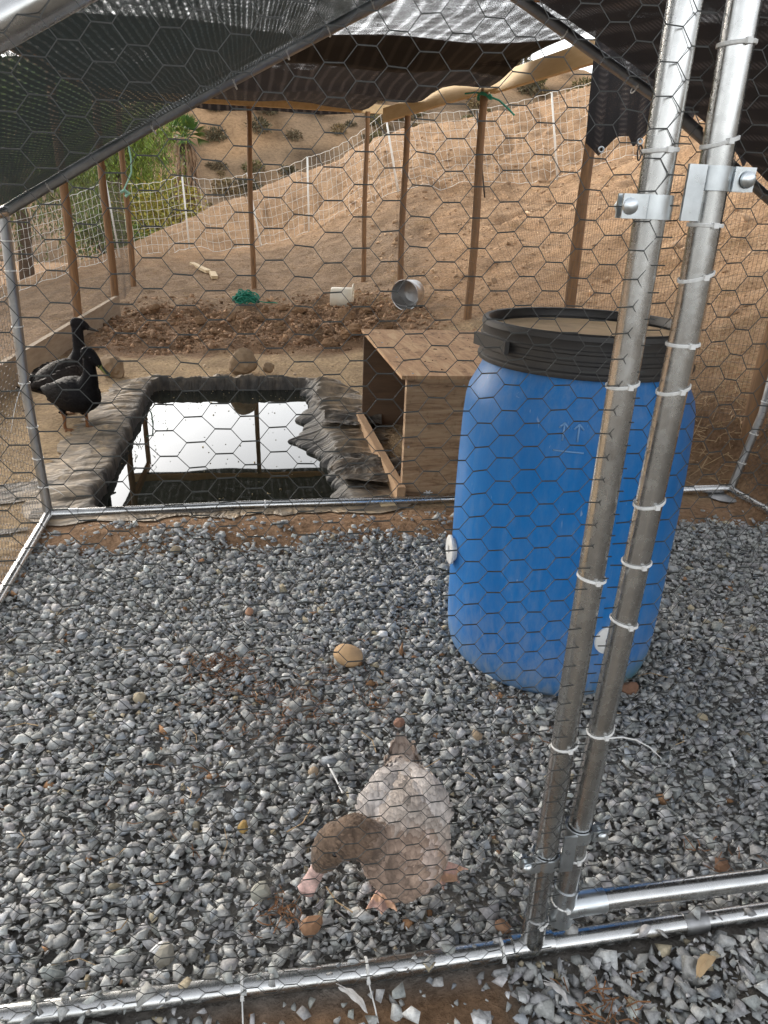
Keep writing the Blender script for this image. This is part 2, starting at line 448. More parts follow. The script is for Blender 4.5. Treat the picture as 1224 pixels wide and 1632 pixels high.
LOC = {}
def link(o, parent=None):
    col.objects.link(o)
    if parent is not None: o.parent = parent
    return o
def obj(name, mb, mat, parent=None, smooth=False, kind=None, uvs=None, cols=None, shift=None, angle=None):
    me = bpy.data.meshes.new(name)
    v = mb.v; f = mb.f
    sh = shift
    if sh is None and parent is not None: sh = LOC.get(parent.name)
    if sh is not None:
        sx, sy, sz = sh
        v = [(p[0] - sx, p[1] - sy, p[2] - sz) for p in v]
    me.from_pydata(v, [], f)
    if smooth: me.polygons.foreach_set('use_smooth', [True] * len(me.polygons))
    if smooth and angle: me.set_sharp_from_angle(angle=R(angle))
    me.materials.append(MATS[mat])
    if cols is not None:
        ca = me.color_attributes.new('Col', 'FLOAT_COLOR', 'POINT')
        a = np.ones((len(v), 4), np.float32); a[:, :3] = np.asarray(cols, np.float32)
        ca.data.foreach_set('color', a.ravel())
    if uvs is not None:
        ul = me.uv_layers.new(name='UVMap')
        li = np.empty(len(me.loops), np.int32); me.loops.foreach_get('vertex_index', li)
        ul.data.foreach_set('uv', np.asarray(uvs, np.float32)[li].ravel())
    me.update()
    o = bpy.data.objects.new(name, me)
    link(o, parent)
    if parent is not None: LOC[o.name] = sh if sh is not None else (0, 0, 0)
    if kind: o['kind'] = kind
    return o
def thing(name, label, cat, loc=(0, 0, 0), group=None):
    o = bpy.data.objects.new(name, None)
    o.empty_display_size = 0.1
    link(o); o.location = loc; LOC[o.name] = tuple(loc)
    o['label'] = label; o['category'] = cat
    if group: o['group'] = group
    return o
def tag(o, label, cat, group=None, kind=None):
    o['label'] = label; o['category'] = cat
    if group: o['group'] = group
    if kind: o['kind'] = kind
    return o
def copy_tree(o, loc, rz=0, scale=1, label=None):
    r = o.copy(); col.objects.link(r); r.location = loc; r.rotation_euler = (0, 0, rz); r.scale = (scale,) * 3
    if label: r['label'] = label
    for ch in [c for c in o.children]:
        c = ch.copy(); col.objects.link(c); c.parent = r
        for g in [q for q in ch.children]:
            d = g.copy(); col.objects.link(d); d.parent = c
    return r
def at_origin(o, loc):
    # give a single-mesh thing an origin at its base
    me = o.data
    me.transform(Matrix.Translation(-Vector(loc))); o.location = loc
    return o

# ------------------------------------------------------------------ terrain
CP = []
for x in (-1.9, -1.2, -0.4, 0.4, 1.2, 1.9):
    for y in (-1.5, 0, 1.2, 2.4, 3.6, 4.8, 5.8): CP.append((x, y, 0.0 if not (y > 5 and x > 1.5) else 0.12))
CP += [(-1.563, 7.51, .045), (-1.43, 8.8, .03), (-1.5, 10.83, .127), (.093, 10.38, .163), (1.55, 10.2, .29), (1.64, 8.08, .22),
       (1.92, 6.55, .33), (0.0, 7.5, .03), (0.4, 6.5, .01), (-.6, 6.6, 0.0), (0, 9, .08), (1.0, 8.6, .16), (2.16, 4.87, .22),
       (-2.04, 13.46, .29), (-1.0, 14.7, .37), (.31, 15.0, .467), (1.16, 14.4, .77), (2.6, 13.5, 1.546), (5.16, 12.8, 1.78),
       (2.15, .5, .0), (2.15, 1.6, 0.0), (2.15, 2.5, .02), (2.30, 3.0, .12), (2.55, 3.23, .33), (2.9, 3.8, .57), (3.82, 5.2, .95), (4.14, 6.8, 1.1),
       (4.9, 11.9, 1.61), (4.9, 7.0, 1.75), (2.7, 1.0, .28), (3.6, 1.0, .8), (2.7, -1.0, .28), (3.6, -1.5, .8), (2.9, 2.2, .42),
       (2.9, 5.6, .52), (3.1, 8.0, .85), (3.0, 10.5, 1.0), (6, 9.5, 2.2),
       (-.78, 17.7, 1.15), (3.52, 18.2, 2.95), (7.8, 17.8, 4.0), (1.3, 18.0, 2.0), (9.5, 12, 3.8), (8, 6, 3.2), (7, 1, 2.8), (10, -3, 3.5), (13, 8, 4.4), (12, 17.5, 4.8),
       (-.8, 23, -.6), (3.5, 24, .2), (8, 24, 1.4), (14, 24, 2.6), (-3.2, 19, -.2), (-6, 19, -1.2),
       (-2.8, 8.6, -.1), (-3.8, 10.8, -.35), (-4.0, 14.0, -.2), (-2.3, 5, -.03), (-2.6, 2, -.05), (-4.5, 5, -.35), (-6, 9, -.8), (-9, 12, -1.6), (-8, 3, -1.2), (-6, -2, -.6),
       (0, -4, 0), (3, -4, .4), (-10, 28, -2.5), (0, 29, -2.0), (10, 29, .2), (20, 20, 3), (-20, 15, -3), (20, 0, 4.5), (-20, -5, -3), (0, 36, -2.4), (20, 36, -1.0), (-20, 36, -3)]
CP = np.array(CP)
def _rbf():
    d = np.linalg.norm(CP[:, None, :2] - CP[None, :, :2], axis=2)
    n = len(CP)
    A = np.zeros((n + 3, n + 3)); A[:n, :n] = d - np.eye(n) * 0.02
    A[:n, n] = 1; A[:n, n + 1:] = CP[:, :2]; A[n, :n] = 1; A[n + 1:, :n] = CP[:, :2].T
    return np.linalg.solve(A, np.r_[CP[:, 2], 0, 0, 0])
_W = _rbf()
PX0, PX1, PY0, PY1, WZ = -0.68, 0.45, 3.02, 5.45, -0.06
def terrain(x, y, rough=True):
    x = np.asarray(x, float); y = np.asarray(y, float)
    sh = x.shape; X = x.ravel(); Y = y.ravel()
    n = len(CP)
    z = _W[n] + _W[n + 1] * X + _W[n + 2] * Y
    for k in range(n):
        z = z + _W[k] * np.sqrt((X - CP[k, 0]) ** 2 + (Y - CP[k, 1]) ** 2 + 0.09)
    far = sstep(26, 40, np.hypot(X, Y - 4))
    z = z * (1 - far) + far * (-2.4)
    flat = sstep(2.45, 2.15, X) * sstep(-2.2, -1.7, X) * sstep(6.1, 5.6, Y)
    z = z * (1 - flat) + 0 * flat
    if rough:
        hill = sstep(2.2, 3.0, X) + sstep(6.2, 7.5, Y)
        hill = np.clip(hill, 0, 1)
        gul = np.abs(fbm(X * .9 + Y * .25 + 20, Y * .5 - X * .2, 3) - .5)
        z = z - 0.10 * np.exp(-(gul / .035) ** 2) * hill * sstep(.5, 1.0, z)
        z = z + (fbm(X * 2.2, Y * 2.2, 5) - 0.5) * 0.15 * hill + (fbm(X * 6 + 3, Y * 6, 3) - 0.5) * (0.014 + 0.05 * hill)
        dug = sstep(6.3, 6.7, Y) * sstep(9.6, 8.6, Y) * sstep(-1.4, -1.0, X) * sstep(1.6, 1.3, X)
        z = z + dug * (fbm(X * 3.5, Y * 3.5, 4) - 0.42) * 0.18
        inrun = sstep(-.95, -.80, X) * sstep(2.32, 2.2, X) * sstep(2.95, 2.55, Y)
        z = z - 0.018 * inrun
        bank = np.exp(-((Y - 2.74) / 0.13) ** 2) * sstep(-.8, -.6, X) * sstep(2.2, 1.5, X)
        z = z + bank * 0.03
    inp = sstep(PX0 - .07, PX0, X) * sstep(PX1 + .07, PX1, X) * sstep(PY0 - .07, PY0, Y) * sstep(PY1 + .07, PY1, Y)
    z = z * (1 - inp) - 0.55 * inp
    return z.reshape(sh)
def gz(x, y): return float(terrain(np.array([x]), np.array([y]))[0])

def axis(fine0, fine1, step, lo, hi, g=1.22):
    a = list(np.arange(fine0, fine1 + 1e-6, step))
    s = step; p = fine0; left = []
    while p > lo: s *= g; p -= s; left.append(p)
    s = step; p = fine1; right = []
    while p < hi: s *= g; p += s; right.append(p)
    return np.array(left[::-1] + a + right)
def build_ground():
    xs = axis(-3.2, 7.0, 0.055, -160, 160); ys = axis(0.3, 15.0, 0.055, -60, 150)
    X, Y = np.meshgrid(xs, ys); Z = terrain(X, Y)
    nx, ny = len(xs), len(ys)
    v = np.stack([X.ravel(), Y.ravel(), Z.ravel()], 1)
    i = np.arange((ny - 1) * (nx - 1)); r = i // (nx - 1); c = i % (nx - 1); a = r * nx + c
    f = np.stack([a, a + 1, a + nx + 1, a + nx], 1)
    x, y = v[:, 0], v[:, 1]
    # soil tones: pale sand round the pond, tan hill, dark dug earth, red-brown earth under the gravel
    tan = np.array([.47, .30, .175]); sand = np.array([.50, .365, .225]); dark = np.array([.28, .175, .105]); red = np.array([.36, .225, .135]); litter = np.array([.30, .215, .145])
    colr = np.tile(tan, (len(v), 1))
    n1 = fbm(x * 1.3, y * 1.3, 4); n2 = fbm(x * 5, y * 5, 4)
    def blend(mask, c):
        nonlocal colr
        m = np.clip(mask, 0, 1)[:, None]; colr = colr * (1 - m) + c * m
    blend((n1 - 0.42) * 2.0, np.array([.40, .25, .14]))
    blend(sstep(.50, .7, n2) * 0.35, np.array([.55, .38, .24]))
    blend(sstep(2.6, 2.0, x) * sstep(6.7, 6.3, y), sand)
    flatb = sstep(6.3, 6.6, y + (n2 - .5) * .5) * sstep(14.2, 11.5, y) * sstep(2.0, 1.4, x - (y - 7) * .2)
    blend(flatb * 0.75, litter)
    dug = sstep(6.3, 6.6, y + (n2 - .5) * .7) * sstep(9.7, 8.4, y + (n2 - .5)) * sstep(-1.5, -1.1, x) * sstep(1.7, 1.3, x)
    blend(dug, dark)
    blend(sstep(2.98, 2.85, y) * sstep(-.9, -.8, x) * sstep(2.5, 2.35, x), red)
    blend(sstep(2.62, 2.5, y) * sstep(.80, .84, y) * sstep(-.85, -.8, x) * sstep(2.4, 2.3, x), np.array([.22, .213, .20]))
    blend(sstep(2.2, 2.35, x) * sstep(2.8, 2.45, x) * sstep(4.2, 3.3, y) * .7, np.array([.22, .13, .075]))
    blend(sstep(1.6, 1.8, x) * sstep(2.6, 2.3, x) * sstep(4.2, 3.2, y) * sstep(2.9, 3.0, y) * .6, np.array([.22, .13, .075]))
    blend(sstep(0.86, 0.80, y), red * 0.85)
    blend(sstep(0.62, 0.5, y), np.array([.24, .215, .185]))
    blend(sstep(0.86, 0.82, y) * np.maximum(sstep(.36, .44, x), sstep(-.10, -.18, x)), np.array([.20, .185, .165]))
    mb = MB(); mb.v = [tuple(p) for p in v]; mb.f = [tuple(q) for q in f.tolist()]
    o = obj('ground', mb, 'ground', smooth=True, cols=colr); o['kind'] = 'structure'
build_ground()

def build_far_hill():
    xs = np.linspace(-120, 150, 150); ys = np.linspace(42, 150, 70)
    X, Y = np.meshgrid(xs, ys)
    t = (Y - 42)
    crest = 19.5 + 0.02 * np.clip(X, -60, 120) + 5 * (fbm(X / 40, Y / 60 + 3, 3) - .5)
    Z = -3.0 + crest * sstep(0, 62, t - 10 * (fbm(X / 25, X * 0 + 1.5, 3) - .5)) + 3.0 * (fbm(X / 9, Y / 9, 4) - .5) + 0.9 * (fbm(X / 2.5, Y / 2.5, 3) - .5)
    nx, ny = len(xs), len(ys)
    i = np.arange((ny - 1) * (nx - 1)); a = (i // (nx - 1)) * nx + i % (nx - 1)
    mb = MB(); mb.v = [tuple(p) for p in np.stack([X.ravel(), Y.ravel(), Z.ravel()], 1)]
    mb.f = [tuple(q) for q in np.stack([a, a + 1, a + nx + 1, a + nx], 1).tolist()]
    n1 = fbm(X.ravel() / 7, Y.ravel() / 7, 4)
    n3 = fbm(X.ravel() / 1.6, Y.ravel() / 2.2, 3)
    c = np.outer(1 - sstep(.45, .6, n1), [.46, .295, .165]) + np.outer(sstep(.45, .6, n1), [.32, .22, .135])
    c = c * (1 - .55 * sstep(.50, .62, n3))[:, None]
    o = obj('far_hill', mb, 'ground', smooth=True, cols=c); o['kind'] = 'structure'
    return xs, ys, Z
fhx, fhy, fhz = build_far_hill()
def hz(x, y):
    i = np.clip((x - fhx[0]) / (fhx[1] - fhx[0]), 0, len(fhx) - 1.001); j = np.clip((y - fhy[0]) / (fhy[1] - fhy[0]), 0, len(fhy) - 1.001)
    i0, j0 = int(i), int(j); a, b = i - i0, j - j0
    return float((fhz[j0, i0] * (1 - a) + fhz[j0, i0 + 1] * a) * (1 - b) + (fhz[j0 + 1, i0] * (1 - a) + fhz[j0 + 1, i0 + 1] * a) * b)

# ------------------------------------------------------------------ gravel
def stone_templates(k, npts, rng, round_=0.0):
    out = []
    for _ in range(k):
        bm = bmesh.new()
        p = rng.normal(size=(npts, 3)); p /= np.linalg.norm(p, axis=1)[:, None]
        p = p * (1 + rng.normal(0, .16, (npts, 1))) * np.array([1.0, rng.uniform(.68, .95), rng.uniform(.42, .75)])
        for q in p: bm.verts.new(q)
        r = bmesh.ops.convex_hull(bm, input=bm.verts)
        loose = [v for v in bm.verts if not v.link_faces]
        bmesh.ops.delete(bm, geom=loose, context='VERTS')
        bmesh.ops.triangulate(bm, faces=bm.faces)
        bm.verts.index_update()
        out.append((np.array([v.co for v in bm.verts]), np.array([[v.index for v in f.verts] for f in bm.faces])))
        bm.free()
    return out
def rot_mats(n, rng, tilt):
    a = rng.uniform(0, 2 * np.pi, n); t = rng.normal(0, tilt, n); s = rng.uniform(0, 2 * np.pi, n)
    def rz(q): c, s_ = np.cos(q), np.sin(q); o = np.zeros(n); i = np.ones(n); return np.stack([np.stack([c, -s_, o], 1), np.stack([s_, c, o], 1), np.stack([o, o, i], 1)], 1)
    def rx(q): c, s_ = np.cos(q), np.sin(q); o = np.zeros(n); i = np.ones(n); return np.stack([np.stack([i, o, o], 1), np.stack([o, c, -s_], 1), np.stack([o, s_, c], 1)], 1)
    return rz(a) @ rx(t) @ rz(s)
def scatter_stones(name, P, size, cols, mat, templates, rng, tilt=0.5, kind='stuff'):
    n = len(P); M = rot_mats(n, rng, tilt); which = rng.integers(0, len(templates), n)
    V = []; F = []; C = []; k = 0
    for t, (tv, tf) in enumerate(templates):
        idx = np.where(which == t)[0]
        if not len(idx): continue
        v = np.einsum('nij,vj->nvi', M[idx], tv) * size[idx][:, None, None] + P[idx][:, None, :]
        f = tf[None] + (np.arange(len(idx)) * len(tv))[:, None, None] + k
        V.append(v.reshape(-1, 3)); F.append(f.reshape(-1, 3)); C.append(np.repeat(cols[idx], len(tv), axis=0)); k += len(idx) * len(tv)
    V = np.concatenate(V); F = np.concatenate(F); C = np.concatenate(C)
    me = bpy.data.meshes.new(name)
    me.vertices.add(len(V)); me.vertices.foreach_set('co', V.astype(np.float32).ravel())
    me.loops.add(len(F) * 3); me.loops.foreach_set('vertex_index', F.astype(np.int32).ravel())
    me.polygons.add(len(F)); me.polygons.foreach_set('loop_start', np.arange(0, len(F) * 3, 3, dtype=np.int32))
    me.update(calc_edges=True)
    ca = me.color_attributes.new('Col', 'FLOAT_COLOR', 'POINT')
    a = np.ones((len(V), 4), np.float32); a[:, :3] = C; ca.data.foreach_set('color', a.ravel())
    me.materials.append(MATS[mat])
    o = bpy.data.objects.new(name, me); col.objects.link(o); o['kind'] = kind
    return o
def build_gravel():
    rng = np.random.default_rng(3)
    T = stone_templates(30, 8, rng)
    def layer(cell, x0, x1, y0, y1, dens):
        xs = np.arange(x0, x1, cell); ys = np.arange(y0, y1, cell)
        X, Y = np.meshgrid(xs, ys); X = X.ravel() + rng.uniform(-.5, .5, X.size) * cell * 1.1; Y = Y.ravel() + rng.uniform(-.5, .5, Y.size) * cell * 1.1
        k = rng.random(X.size) < dens
        X, Y = X[k], Y[k]
        # where the bed is thin: bank by the pond, the bare strip outside the front rail
        nb = fbm(X * 3.2 + 5, Y * 3.2, 4)
        edge = 2.84 - 0.26 * sstep(.46, .60, nb + .10 * np.exp(-((X - .1) / .45) ** 2) + .05 * np.exp(-((X + .35) / .2) ** 2)) - .13 * sstep(1.4, 2.2, X) * 0
        keep = Y < edge
        sparse = rng.random(X.size) < 0.10
        keep |= sparse & (Y < 2.9)
        fn = fbm(X * 6 + 40, Y * 6, 3)
        bare = (Y < .838 + (fn - .5) * .02) & (X > -.13 + (fn - .5) * .1) & (X < .40 + (fn - .5) * .25)
        keep &= ~(bare & (rng.random(X.size) > 0.16))
        keep &= (X > -.83)
        keep &= ~((X - .865) ** 2 + (Y - 1.832) ** 2 < .27 ** 2)
        return X[keep], Y[keep]
    A = layer(.0142, -.83, 2.32, .52, 2.9, 1.0)
    B = layer(.028, -.83, 2.32, .52, 2.9, .8)
    D = layer(.0165, -.83, 2.32, .52, 2.9, 1.0)
    X = np.r_[A[0], B[0], D[0]]; Y = np.r_[A[1], B[1], D[1]]; n = len(X); nB = len(A[0]) + len(B[0])
    s = np.clip(rng.lognormal(math.log(.0112), .36, n), .005, .021)
    s[len(A[0]):] = np.clip(rng.lognormal(math.log(.0140), .28, n - len(A[0])), .008, .025)
    s[nB:] = np.clip(rng.lognormal(math.log(.0048), .25, n - nB), .003, .008)
    z = -.018 + s * .25 + rng.uniform(-.004, .008, n) + (fbm(X * 5, Y * 5, 3) - .5) * .022
    z[len(A[0]):nB] += .009; z[nB:] += rng.uniform(0, .013, n - nB)
    bank = np.exp(-((Y - 2.74) / .13) ** 2) * sstep(-.8, -.6, X) * sstep(2.2, 1.5, X)
    z += bank * .03
    # the pipe on the ground: stones lie against it, a few on top
    onp = np.abs(Y - .86) < .026
    drop = onp & (X > -.42) & (rng.random(n) > (.36 * sstep(.1, -.1, X) + .05))
    lift = onp & ~drop
    z[lift] += .026
    base = np.array([.375, .378, .370])
    c = base[None] * np.exp(rng.normal(0, .22, n))[:, None]
    c *= 1 + rng.normal(0, .014, (n, 3))
    q = rng.random(n)
    def setc(m, cc): c[m] = np.array(cc)[None] * np.exp(rng.normal(0, .2, m.sum()))[:, None]
    setc(q < .10, (.46, .455, .43)); setc((q > .10) & (q < .155), (.29, .31, .33)); setc((q > .155) & (q < .172), (.36, .31, .22)); setc((q > .185) & (q < .190), (.34, .19, .10))
    setc((q > .195) & (q < .235), (.55, .55, .53))
    k = ~drop
    o = scatter_stones('gravel', np.stack([X, Y, z], 1)[k], s[k], np.clip(c[k], .03, .7), 'gravel', T, rng, .40)
    o['label'] = 'crushed grey gravel covering the floor of the run'; o['category'] = 'gravel'
build_gravel()

# ------------------------------------------------------------------ the metal run
NOISE_V = {}
def hexnet(x0, x1, h0, h1, place, c=.0315, p=.0315, rs=.00092, rd=.00054, seed=0, keep=None, warp=.010):
    # hexagon netting with the twisted wires lying level; place(x, h) -> Vector
    mb = MB(); V = []; F = []
    nc = int((x1 - x0) / c) + 1
    def pt(x, h):
        wx = (float(fbm(x * 2.3 + seed * 7, h * 2.3, 2)) - .5) * 2 * warp + (float(vnoise(x * 23 + seed, h * 23)) - .5) * .004
        wz = (float(fbm(x * 1.7 + 31 + seed, h * 1.7 + 3, 2)) - .5) * 3.2 * warp + (float(vnoise(x * 23 + 50 + seed, h * 23)) - .5) * .004
        return place(x + wx, h + wz)
    def rod(a, b, r):
        t = (b - a)
        if t.length < 1e-6: return
        t.normalize(); u = t.cross(Vector((0, .9, .43))); u.normalize(); w_ = t.cross(u); k = len(V)
        for q in (a, b):
            for an in (0.5, 2.07, 3.64, 5.21): V.append(tuple(q + (u * math.cos(an) + w_ * math.sin(an)) * r))
        F.extend([(k, k + 1, k + 5, k + 4), (k + 1, k + 2, k + 6, k + 5), (k + 2, k + 3, k + 7, k + 6), (k + 3, k, k + 4, k + 7)])
    for i in range(nc):
        xc = x0 + i * c
        off = .5 * p if i % 2 else 0
        j = 0
        while h0 + off + j * p < h1:
            h = h0 + off + j * p; j += 1
            if keep and not keep(xc, h): continue
            a = pt(xc - .3 * c, h); b = pt(xc + .3 * c, h)
            rod(a, b, rs)
            if i < nc - 1:
                for d in (-.5, .5):
                    h2 = h + d * p
                    if h2 < h0 - .001 or h2 > h1 or (keep and not keep(xc + c, h2)): continue
                    rod(b, pt(xc + .7 * c, h2), rd)
    mb.v = V; mb.f = F
    return mb

XL, XR, YF, YB, XA = -0.815, 2.26, 0.86, 2.95, 0.745
EF, AF, EB, AB = 1.02, 1.85, 1.145, 2.0
PR = .0185
run = thing('metal_poultry_run', 'walk-in poultry run of galvanised pipe and hexagon netting in the foreground', 'poultry run', (.72, 1.9, 0))
def pipe(name, pts, r=PR, mat='galv', n=16, parent=run):
    return obj(name, MB().tube(pts, r, n), mat, parent, smooth=True, angle=50)
# base rails
br = pipe('base_rail', [(XL, YF, .004), (-.4, YF, .006), (.14, YF, -.006), (.80, YF, .002)])
pipe('base_rail', [(.775, YF, .002), (1.5, YF, .006), (XR, YF, .01)], PR * .93)
obj('pipe_joint', MB().tube([(.755, YF, .0015), (.80, YF, .0022)], PR * 1.07, 16), 'galv_dull', br, smooth=True, angle=50)
pipe('base_rail', [(XL, YF, .004), (XL + .015, 1.9, .01), (XL, YB, .012)])
bb = pipe('base_rail', [(XL, YB, .012), (-.1, YB + .02, .018), (.72, YB + .03, .014), (1.5, YB + .03, .02), (XR - .02, YB + .02, .03)])
pipe('base_rail', [(XR, YF, .01), (XR, 1.9, .02), (XR - .02, YB + .02, .03)])
obj('pipe_joint', MB().tube([(-.80, YB, .013), (-.70, YB, .014)], PR * 1.12, 16), 'galv', bb, smooth=True, angle=50)
obj('pipe_joint', MB().tube([(2.02, YB + .024, .027), (2.2, YB + .02, .03)], PR * 1.12, 16), 'galv', bb, smooth=True, angle=50)
# posts
pipe('post', [(XL, YB, .0), (XL - .018, YB, .55), (XL - .005, YB, EB)], mat='galv_dull')
pipe('post', [(XR - .02, YB + .02, .0), (XR + .06, YB + .02, .4), (XR + .08, YB + .02, EB + .03)], mat='galv_dull')
pipe('post', [(XL, YF, .0), (XL, YF, EF)])
pipe('post', [(XR, YF, .0), (XR, YF, EF)])
dp = pipe('post', [(.462, YF, .0), (.4615, YF, .5), (.464, YF, 1.0), (.466, YF, 1.70)])
pipe('post', [(1.40, YF, .0), (1.40, YF, 1.50)])
obj('pipe_joint', MB().tube([(.462, YF, .012), (.462, YF, .075)], PR * 1.12, 16), 'galv', dp, smooth=True, angle=50)
obj('tee_joint', MB().tube([(.425, YF, .002), (.50, YF, .002)], PR * 1.12, 16), 'galv', dp, smooth=True, angle=50)
# foot plate at the rear right corner
obj('foot_plate', MB().lathe([(.07, .006), (.075, .012), (.06, .017)], 20, (XR - .07, YB - .02, -.005)), 'galv_dull', run, smooth=True, angle=40)
# rafters
rb = pipe('rafter', [(XL - .03, YB, EB - .016), (XL, YB, EB), (XL + .05, YB, EB + .03), (-.17, YB, 1.515), (.5, YB, 1.865), (XA, YB, AB)], .0195, 'galv_dull')
pipe('rafter', [(XA, YB, AB), (1.0, YB, 1.885), (1.55, YB, 1.625), (2.1, YB, 1.30), (XR + .08, YB + .02, EB + .03)], .0195, 'galv_dull')
pipe('rafter', [(XL, YF, EF), (-.219, YF, 1.345), (-.15, YF, 1.383), (XA, YF, AF)], .0195)
pipe('rafter', [(XA, YF, AF), (XR, YF, EF)], .0195)
pipe('ridge_pipe', [(XA, YF, AF), (XA, YB, AB)], .0185, 'galv_dull')
pipe('eave_pipe', [(XL, YF, EF), (XL, YB, EB)], .0185)
pipe('eave_pipe', [(XR, YF, EF), (XR + .08, YB + .02, EB + .03)], .0185)
pipe('eave_pipe', [(XL, YF, 1.02), (.46, YF, 1.675)], .001, 'wire', 4) if False else None
for (a, b) in (((1.62, YB, 1.59), (1.74, YB, 1.52)), ((-.30, YB, 1.445), (-.16, YB, 1.52))):
    obj('pipe_joint', MB().tube([a, b], .0225, 16), 'galv_dull', rb, smooth=True, angle=50)
# the gate, hung on the post
gate = obj('gate', MB().tube([(.508, YF, .075), (.516, YF, .35), (.527, YF, .70), (.538, YF, 1.10), (.533, YF, 1.45), (.53, YF, 1.66)], PR, 16), 'galv', run, smooth=True, angle=50)
obj('gate_rail', MB().tube([(.515, YF, .088), (.60, YF, .092), (1.30, YF, .09)], PR, 16), 'galv', gate, smooth=True, angle=50)
obj('gate_rail', MB().tube([(.53, YF, 1.62), (1.30, YF, 1.50)], PR, 16), 'galv', gate, smooth=True, angle=50)
obj('gate_stile', MB().tube([(1.33, YF, .075), (1.34, YF, 1.5)], PR, 16), 'galv', gate, smooth=True, angle=50)
cj = MB().tube([(.508, YF, .055), (.510, YF, .135)], PR * 1.13, 16)
cj.tube([(.515, YF, .088), (.585, YF, .091)], PR * 1.13, 16)
obj('corner_joint', cj, 'zinc', gate, smooth=True, angle=50)
def hinge(x0, z0, x1, z1, sz=1.0):
    # band clamp on the post and one on the gate, joined by a plate, with carriage bolts and nuts
    mb = MB(); h = .026 * sz; r = PR + .0045
    for (x, z) in ((x0, z0), (x1, z1)):
        mb.lathe([(r - .003, z - h / 2), (r, z - h / 2), (r, z + h / 2), (r - .003, z + h / 2)], 20, (x, YF, 0), cap0=False, cap1=False)
    # ears
    for dy in (-.0065, .0065):
        mb.box((x0 - r - .008, YF - .012 + dy, z0), (.030, .003, h))
        mb.box((x1 + r + .008, YF - .010 + dy, z1), (.026, .003, h))
    mb.box(((x0 + x1) / 2 + .002, YF - r + .001, (z0 + z1) / 2), (.022, .004, h + abs(z1 - z0)))
    o = obj('hinge', mb, 'zinc', run, smooth=True, angle=35)
    for (x, z, sgn) in ((x0 - r - .014, z0, -1), (x1 + r + .011, z1, 1)):
        b = MB()
        Mx = Matrix.Translation((x, YF - .011, z)) @ Matrix.Rotation(R(90), 4, 'X')
        b.lathe([(.0038, -.020), (.0038, .013)], 10, M=Mx)
        b.lathe([(.0095, .0085), (.0088, .0115), (.006, .0135), (.002, .0145)], 14, M=Mx)
        b.lathe([(.0075, -.017), (.0075, -.0105)], 6, M=Mx)
        obj('bolt', b, 'zinc', o, smooth=True, angle=35)
hinge(.465, 1.214, .533, 1.247)
hinge(.4615, .210, .513, .262, .85)
# cable ties
def tie(c, axis_, r, tail=0.0, rot=0, tilt=0.0, head=True, tdir=None):
    mb = MB(); a = Vector(axis_).normalized()
    u = a.cross(Vector((0, 1, .2))).normalized(); w_ = a.cross(u)
    pts = []
    for k in range(18):
        an = 2 * math.pi * k / 18 + rot
        d = u * math.cos(an) + w_ * math.sin(an)
        pts.append(Vector(c) + d * (r + .0016) + a * math.cos(an) * tilt)
    for dz in (-.0012, 0, .0012): mb.tube([p + a * dz for p in pts], .0011, 5, close=True)
    hd = Vector(c) + (u * math.cos(-1.75) + w_ * math.sin(-1.75)) * (r + .003) if False else Vector(c) + Vector((-.004, -1, 0)).normalized() * (r + .0035)
    mb.box(hd, (.0062, .005, .006))
    if tail:
        td = Vector(tdir or (.6, -.5, .2)).normalized()
        pts = [hd + td * tail * t + Vector((0, 0, -.10 * t * t * tail * 6)) for t in (0, .25, .5, .75, 1)]
        mb.tube(pts, [.0013, .0013, .0012, .001, .0006], 5)
    obj('cable_tie', mb, 'white_plastic', run)
for z, tl in ((1.273, .03), (1.007, .0), (.734, 0), (.446, 0), (.068, 0)):
    tie((.464, YF, z), (0.03, 0, 1), PR, .0, tilt=rnd.uniform(-.006, .006))
zt = ((1.381, 0, None), (1.285, 0, None), (1.197, .0, None), (1.139, 0, None), (1.058, 0, None), (1.001, .0, None), (.845, 0, None), (.755, 0, None), (.659, 0, None), (.466, .11, (.9, .1, .05)), (.211, .0, None), (.10, 0, None))
for z, tl, td in zt:
    x = float(np.interp(z, [.075, .35, .7, 1.1, 1.45], [.508, .516, .527, .538, .533]))
    tie((x, YF, z), (0.0, 0, 1), PR, tl, tdir=td, tilt=rnd.uniform(-.007, .007))
tie((-.043, YF, .0), (1, 0, 0), PR, .16, tdir=(.03, -1, -.02)); tie((.166, YF, -.004), (1, 0, 0), PR, .16, tdir=(.12, -1, -.02)); tie((.405, YF, 0), (1, 0, 0), PR)
for z, tl in ((.755, 0), (.547, .12), (.377, 0), (.25, 0), (.132, .10), (.95, 0), (1.05, 0)):
    tie((float(np.interp(z, [0, .55, 1.14], [XL, XL - .018, XL - .005])), YB, z), (0, 0, 1), PR, tl, tdir=(-.5, -.4, -.9) if tl and z > .3 else (.8, -.3, .35))
for z in (.16, .30, .45, .62): tie((float(np.interp(z, [0, .4, 1.17], [XR - .02, XR + .06, XR + .08])), YB + .02, z), (.2, 0, 1), PR, .07, tdir=(-.5, -.4, .8))
for x in (.05, 1.9): tie((x, YB + .02, .018), (1, 0, 0), PR)
for x in (-.66, -.30, -.02, .16, .30, .45): tie((x, YB, EB + (x - XL) * .55), (1, 0, .55), .0195, .02, tdir=(.2, -.4, 1))
for x in (1.15, 1.45, 1.9): tie((x, YB, 1.885 - (x - 1.0) * .51), (1, 0, -.5), .0195)
